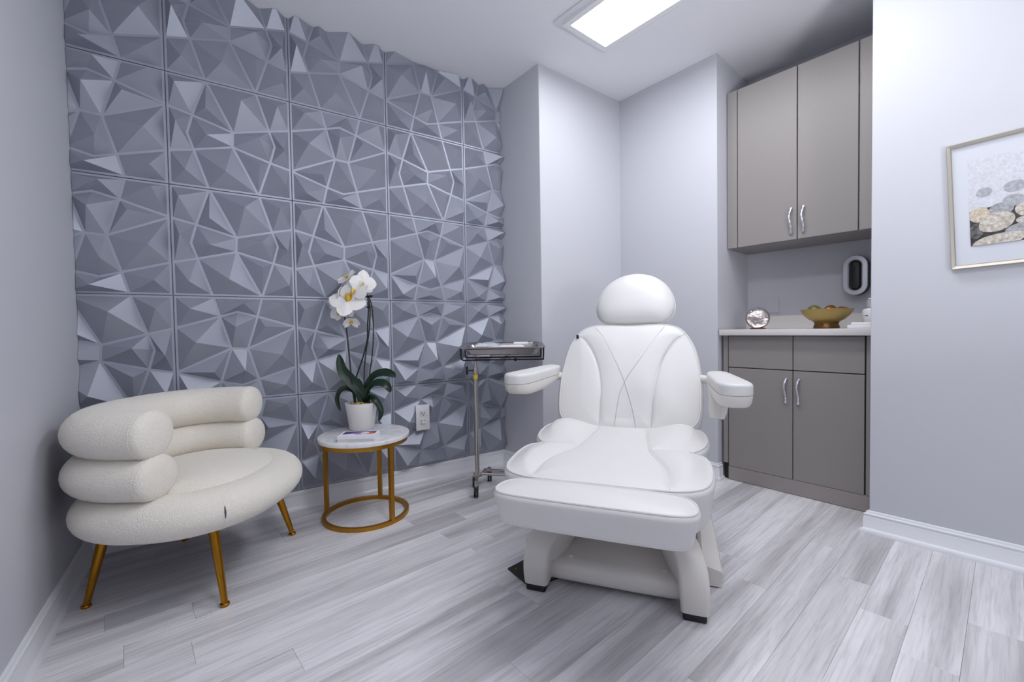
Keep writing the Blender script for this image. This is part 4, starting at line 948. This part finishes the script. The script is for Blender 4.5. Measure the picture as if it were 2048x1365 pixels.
# rear shell of the backrest
# arms
def arm(sx):
    a0 = Vector((sx * (0.345 if sx < 0 else 0.365), 0.57 if sx < 0 else 0.515, 0)); a1 = Vector((sx * 0.390, 0.16 if sx < 0 else 0.145, 0)); az_ = 0.724 if sx < 0 else 0.712; d = (a1 - a0); ln = d.length; ang = math.atan2(d.y, d.x)
    mt = Matrix.Translation((a0.x, a0.y, az_)) @ Matrix.Rotation(ang, 4, 'Z')
    ol_ = [(-.045, -.026), (-.02, -.040), (.06, -.046), (.18, -.050), (.29, -.053), (.345, -.048), (.372, -.028), (.378, 0), (.372, .028), (.345, .048), (.29, .053), (.18, .050), (.06, .046), (-.02, .040), (-.045, .026), (-.052, 0)]
    if sx < 0: ol_ = [(x * 1.1 - 0.015, y) for x, y in ol_]
    a = cushion('armrest', ol_, mt, 0.040, 0.012, puff=0.004, lam=0.02, dome_h=0.003, centre=(.17, 0), nr=16, resample=120, piping=False, bottom_er=0.004)
    # moulded shell under the pad, deeper in the middle
    O = np.array(catmull(ol_, 6, True)); n = len(O); V = []; Fc = []; lv_ = [(0.992, 0, -0.0402), (0.98, 0, -0.050), (0.95, .2, -0.066), (0.86, .6, -0.080), (0.6, 1, -0.088)]
    for k, q, z in lv_:
        for p in O:
            cx = .20; x = cx + (p[0] - cx) * k; dz = 0.012 * max(0, (0.16 - x) / 0.16) * (abs(z + .04) / .045); V.append(tuple(mt @ Vector((x, p[1] * k, z + dz))))
    for i in range(len(lv_) - 1): Fc += [(i * n + k, i * n + (k + 1) % n, (i + 1) * n + (k + 1) % n, (i + 1) * n + k) for k in range(n)]
    Fc += [tuple(range(n)), tuple((len(lv_) - 1) * n + k for k in range(n))]
    mesh_obj('arm_shell', V, Fc, M['shell'], a, smooth=True, angle=50)
    tube('pivot', [(sx * 0.27, 0.63, 0.674), (sx * 0.375, 0.53, 0.674)], 0.017, M['shell'], a, 16)
    if sx > 0:
        V, Fc = tube_geo([(sx * .360, .43, .655), (sx * .358, .42, .615), (sx * .352, .405, .570), (sx * .350, .40, .548)], [(.038, .026), (.036, .024), (.032, .020), (.025, .016)], 20, upv=(0, 1, 0)); mesh_obj('handle', V, Fc, M['shell'], a, smooth=True, angle=60)
arm(-1); arm(1)
# mechanism column under the seat
box('support_column', (-0.11, 0.10, 0.20), (0.11, 0.40, 0.36), M['shell'], tc_, bevel=0.03, seg=4)
# base: two curved legs and a dished cover between them
def leg_side(sx):
    pth = [(.252, .020, .022), (.252, .022, .06), (.249, .030, .098), (.238, .060, .122), (.222, .105, .140), (.204, .155, .160), (.182, .22, .195), (.160, .29, .245), (.140, .35, .31)]
    P = catmull(pth, 5); N = len(P); V = []; Fc = []; n = 20
    for i, p in enumerate(P):
        t = i / (N - 1); tg = P[min(i + 1, N - 1)] - P[max(i - 1, 0)]; tg /= np.linalg.norm(tg); sd = np.array([1.0, 0, 0]); sd -= tg * (sd @ tg); sd /= np.linalg.norm(sd); u_ = np.cross(tg, sd)
        hw = 0.041 + 0.020 * t; hd_ = 0.045 + 0.02 * math.sin(math.pi * min(1, t * 1.4))
        for k in range(n):
            a = 2 * math.pi * k / n; c, s_ = math.cos(a), math.sin(a); e = 0.32
            q = p + sd * hw * math.copysign(abs(c) ** e, c) + u_ * hd_ * math.copysign(abs(s_) ** e, s_); V.append((sx * q[0], q[1] + 0.025, max(q[2], 0.024)))
    for i in range(N - 1): Fc += [(i * n + k, i * n + (k + 1) % n, (i + 1) * n + (k + 1) % n, (i + 1) * n + k) for k in range(n)]
    Fc += [tuple(range(n)), tuple((N - 1) * n + k for k in range(n))]
    l = mesh_obj('leg', V, Fc, M['shell'], tc_, smooth=True, angle=50)
    fx = sx * .252; box('foot_pad', (fx - .034, .002, 0.0), (fx + .034, .085, 0.026), M['black'], l, bevel=0.006)
leg_side(-1); leg_side(1)
# central cover
V = []; Fc = []; prof = [(.085, .018), (.066, .022), (.056, .038), (.057, .060), (.066, .077), (.088, .087), (.13, .094), (.20, .108), (.28, .138), (.36, .185), (.44, .255)]
PR = catmull(prof, 5); nx = 24
for p in PR:
    for i in range(nx + 1):
        x = -0.235 + 0.47 * i / nx; e = abs(x) / 0.235
        V.append((x, p[0] + 0.004 * e ** 4, p[1] + 0.020 * e ** 6 * (p[1] > .1)))
for j in range(len(PR) - 1):
    for i in range(nx): a = j * (nx + 1) + i; Fc.append((a, a + 1, a + nx + 2, a + nx + 1))
n0 = len(V); V += [(x, y + 0.012, max(z - 0.004, 0.02)) for x, y, z in V]; Fc += [tuple(n0 + i for i in reversed(f)) for f in list(Fc)]
cvr = mesh_obj('base_cover', V, Fc, M['shell'], tc_, smooth=True, angle=60)
for bx in (-0.150, 0.165):
    b_ = lathe('bolt_cap', [(0, 0), (0.011, 0), (0.011, 0.003), (0.007, 0.006), (0, 0.0075)], M['shell'], cvr, 20)
    b_.location = (bx, 0.105, 0.0885); b_.rotation_euler[0] = rad(-2)
# dark underframe
box('base_frame', (-0.20, 0.10, 0.004), (0.20, 0.56, 0.028), M['black'], tc_, bevel=0.004)
box('rear_body', (-0.19, 0.36, 0.03), (0.19, 0.60, 0.30), M['shell'], tc_, bevel=0.03, seg=4)
box('foot_pad', (-0.26, 0.52, 0.0), (-0.18, 0.60, 0.03), M['black'], tc_, bevel=0.004); box('foot_pad', (0.18, 0.52, 0.0), (0.26, 0.60, 0.03), M['black'], tc_, bevel=0.004)
# ribbed side tread (right)
pts = []; V = []; Fc = []
N = 26
for i in range(N + 1):
    t = i / N; y = 0.215 + 0.36 * t; z = 0.045 + 0.125 * t; saw = 0.017 * ((t * 5) % 1.0)
    V += [(0.276, y, z - 0.040), (0.276, y, z + 0.022 + saw * .6), (0.288, y, z + 0.028 + saw), (0.345 - 0.02 * t, y, z + 0.014 + saw), (0.352 - 0.02 * t, y, z + 0.004), (0.345 - 0.02 * t, y, z - 0.040)]
for i in range(N): Fc += [(i * 6 + k, i * 6 + (k + 1) % 6, (i + 1) * 6 + (k + 1) % 6, (i + 1) * 6 + k) for k in range(6)]
Fc += [tuple(range(6)), tuple(N * 6 + k for k in range(6))]
td = mesh_obj('side_tread', V, Fc, M['shell'], tc_, smooth=True, angle=30)
box('caster_block', (0.285, 0.225, 0.0), (0.335, 0.27, 0.006), M['black'], td)
box('tread_bracket', (0.20, 0.36, 0.03), (0.28, 0.44, 0.10), M['shell'], tc_, bevel=0.008)
# left pedal with dark oval button
pm = Matrix.Translation((-0.322, 0.250, 0.068)) @ Matrix.Rotation(rad(-25), 4, 'X') @ Matrix.Rotation(rad(-18), 4, 'Y')
O = [(x, y) for x, y in ((-.030, -.055), (.0, -.07), (.030, -.055), (.034, 0), (.030, .06), (0, .075), (-.030, .06), (-.034, 0))]
O = catmull(O, 5, True); V = []; n = len(O)
for k, z in ((1.0, -.012), (1.0, 0.0), (.94, .005), (.5, .006)): V += [tuple(pm @ Vector((p[0] * k, p[1] * k, z))) for p in O]
Fc = [tuple(range(n)), tuple(3 * n + k for k in range(n))]
for i in range(3): Fc += [(i * n + k, i * n + (k + 1) % n, (i + 1) * n + (k + 1) % n, (i + 1) * n + k) for k in range(n)]
pdl = mesh_obj('foot_pedal', V, Fc, M['shell'], tc_, smooth=True, angle=40)
V = []; O2 = [(0.019 * math.cos(a), 0.024 * math.sin(a) - 0.015) for a in np.linspace(0, 2 * math.pi, 24, endpoint=False)]
for k, z in ((1, .0055), (1, .008), (.9, .009)): V += [tuple(pm @ Vector((p[0] * k, p[1] * k, z))) for p in O2]
n = 24; Fc = [tuple(range(n)), tuple(2 * n + k for k in range(n))]
for i in range(2): Fc += [(i * n + k, i * n + (k + 1) % n, (i + 1) * n + (k + 1) % n, (i + 1) * n + k) for k in range(n)]
mesh_obj('button', V, Fc, M['dark_glass'], pdl, smooth=True, angle=40)
box('pedal_post', (-0.315, 0.25, 0.0), (-0.24, 0.31, 0.055), M['shell'], tc_, bevel=0.006)

# dark floor plate poking out from beneath the base
fp = empty('floor_plate', (0.785, 1.315, 0.0), 0, 'dark bronze floor plate poking out under the left of the base', 'floor plate')
P3 = [(0.892 - .785, 1.350 - 1.315), (1.06 - .785, 1.376 - 1.315), (1.10 - .785, 1.19 - 1.315), (0.889 - .785, 1.200 - 1.315)]
V, Fc = prism_geo([P3[0], P3[3], P3[2], P3[1]], 0.0005, 0.006); mesh_obj('plate', V, Fc, M['plate'], fp)
for (x, y) in ((0.915 - .785, 1.330 - 1.315), (0.935 - .785, 1.29 - 1.315)): lathe('screw', [(0, .006), (.004, .006), (.003, .0072), (0, .0075)], M['gold'], fp, 12, c=(x, y))
# cord clip on the return wall edge next to the cabinet
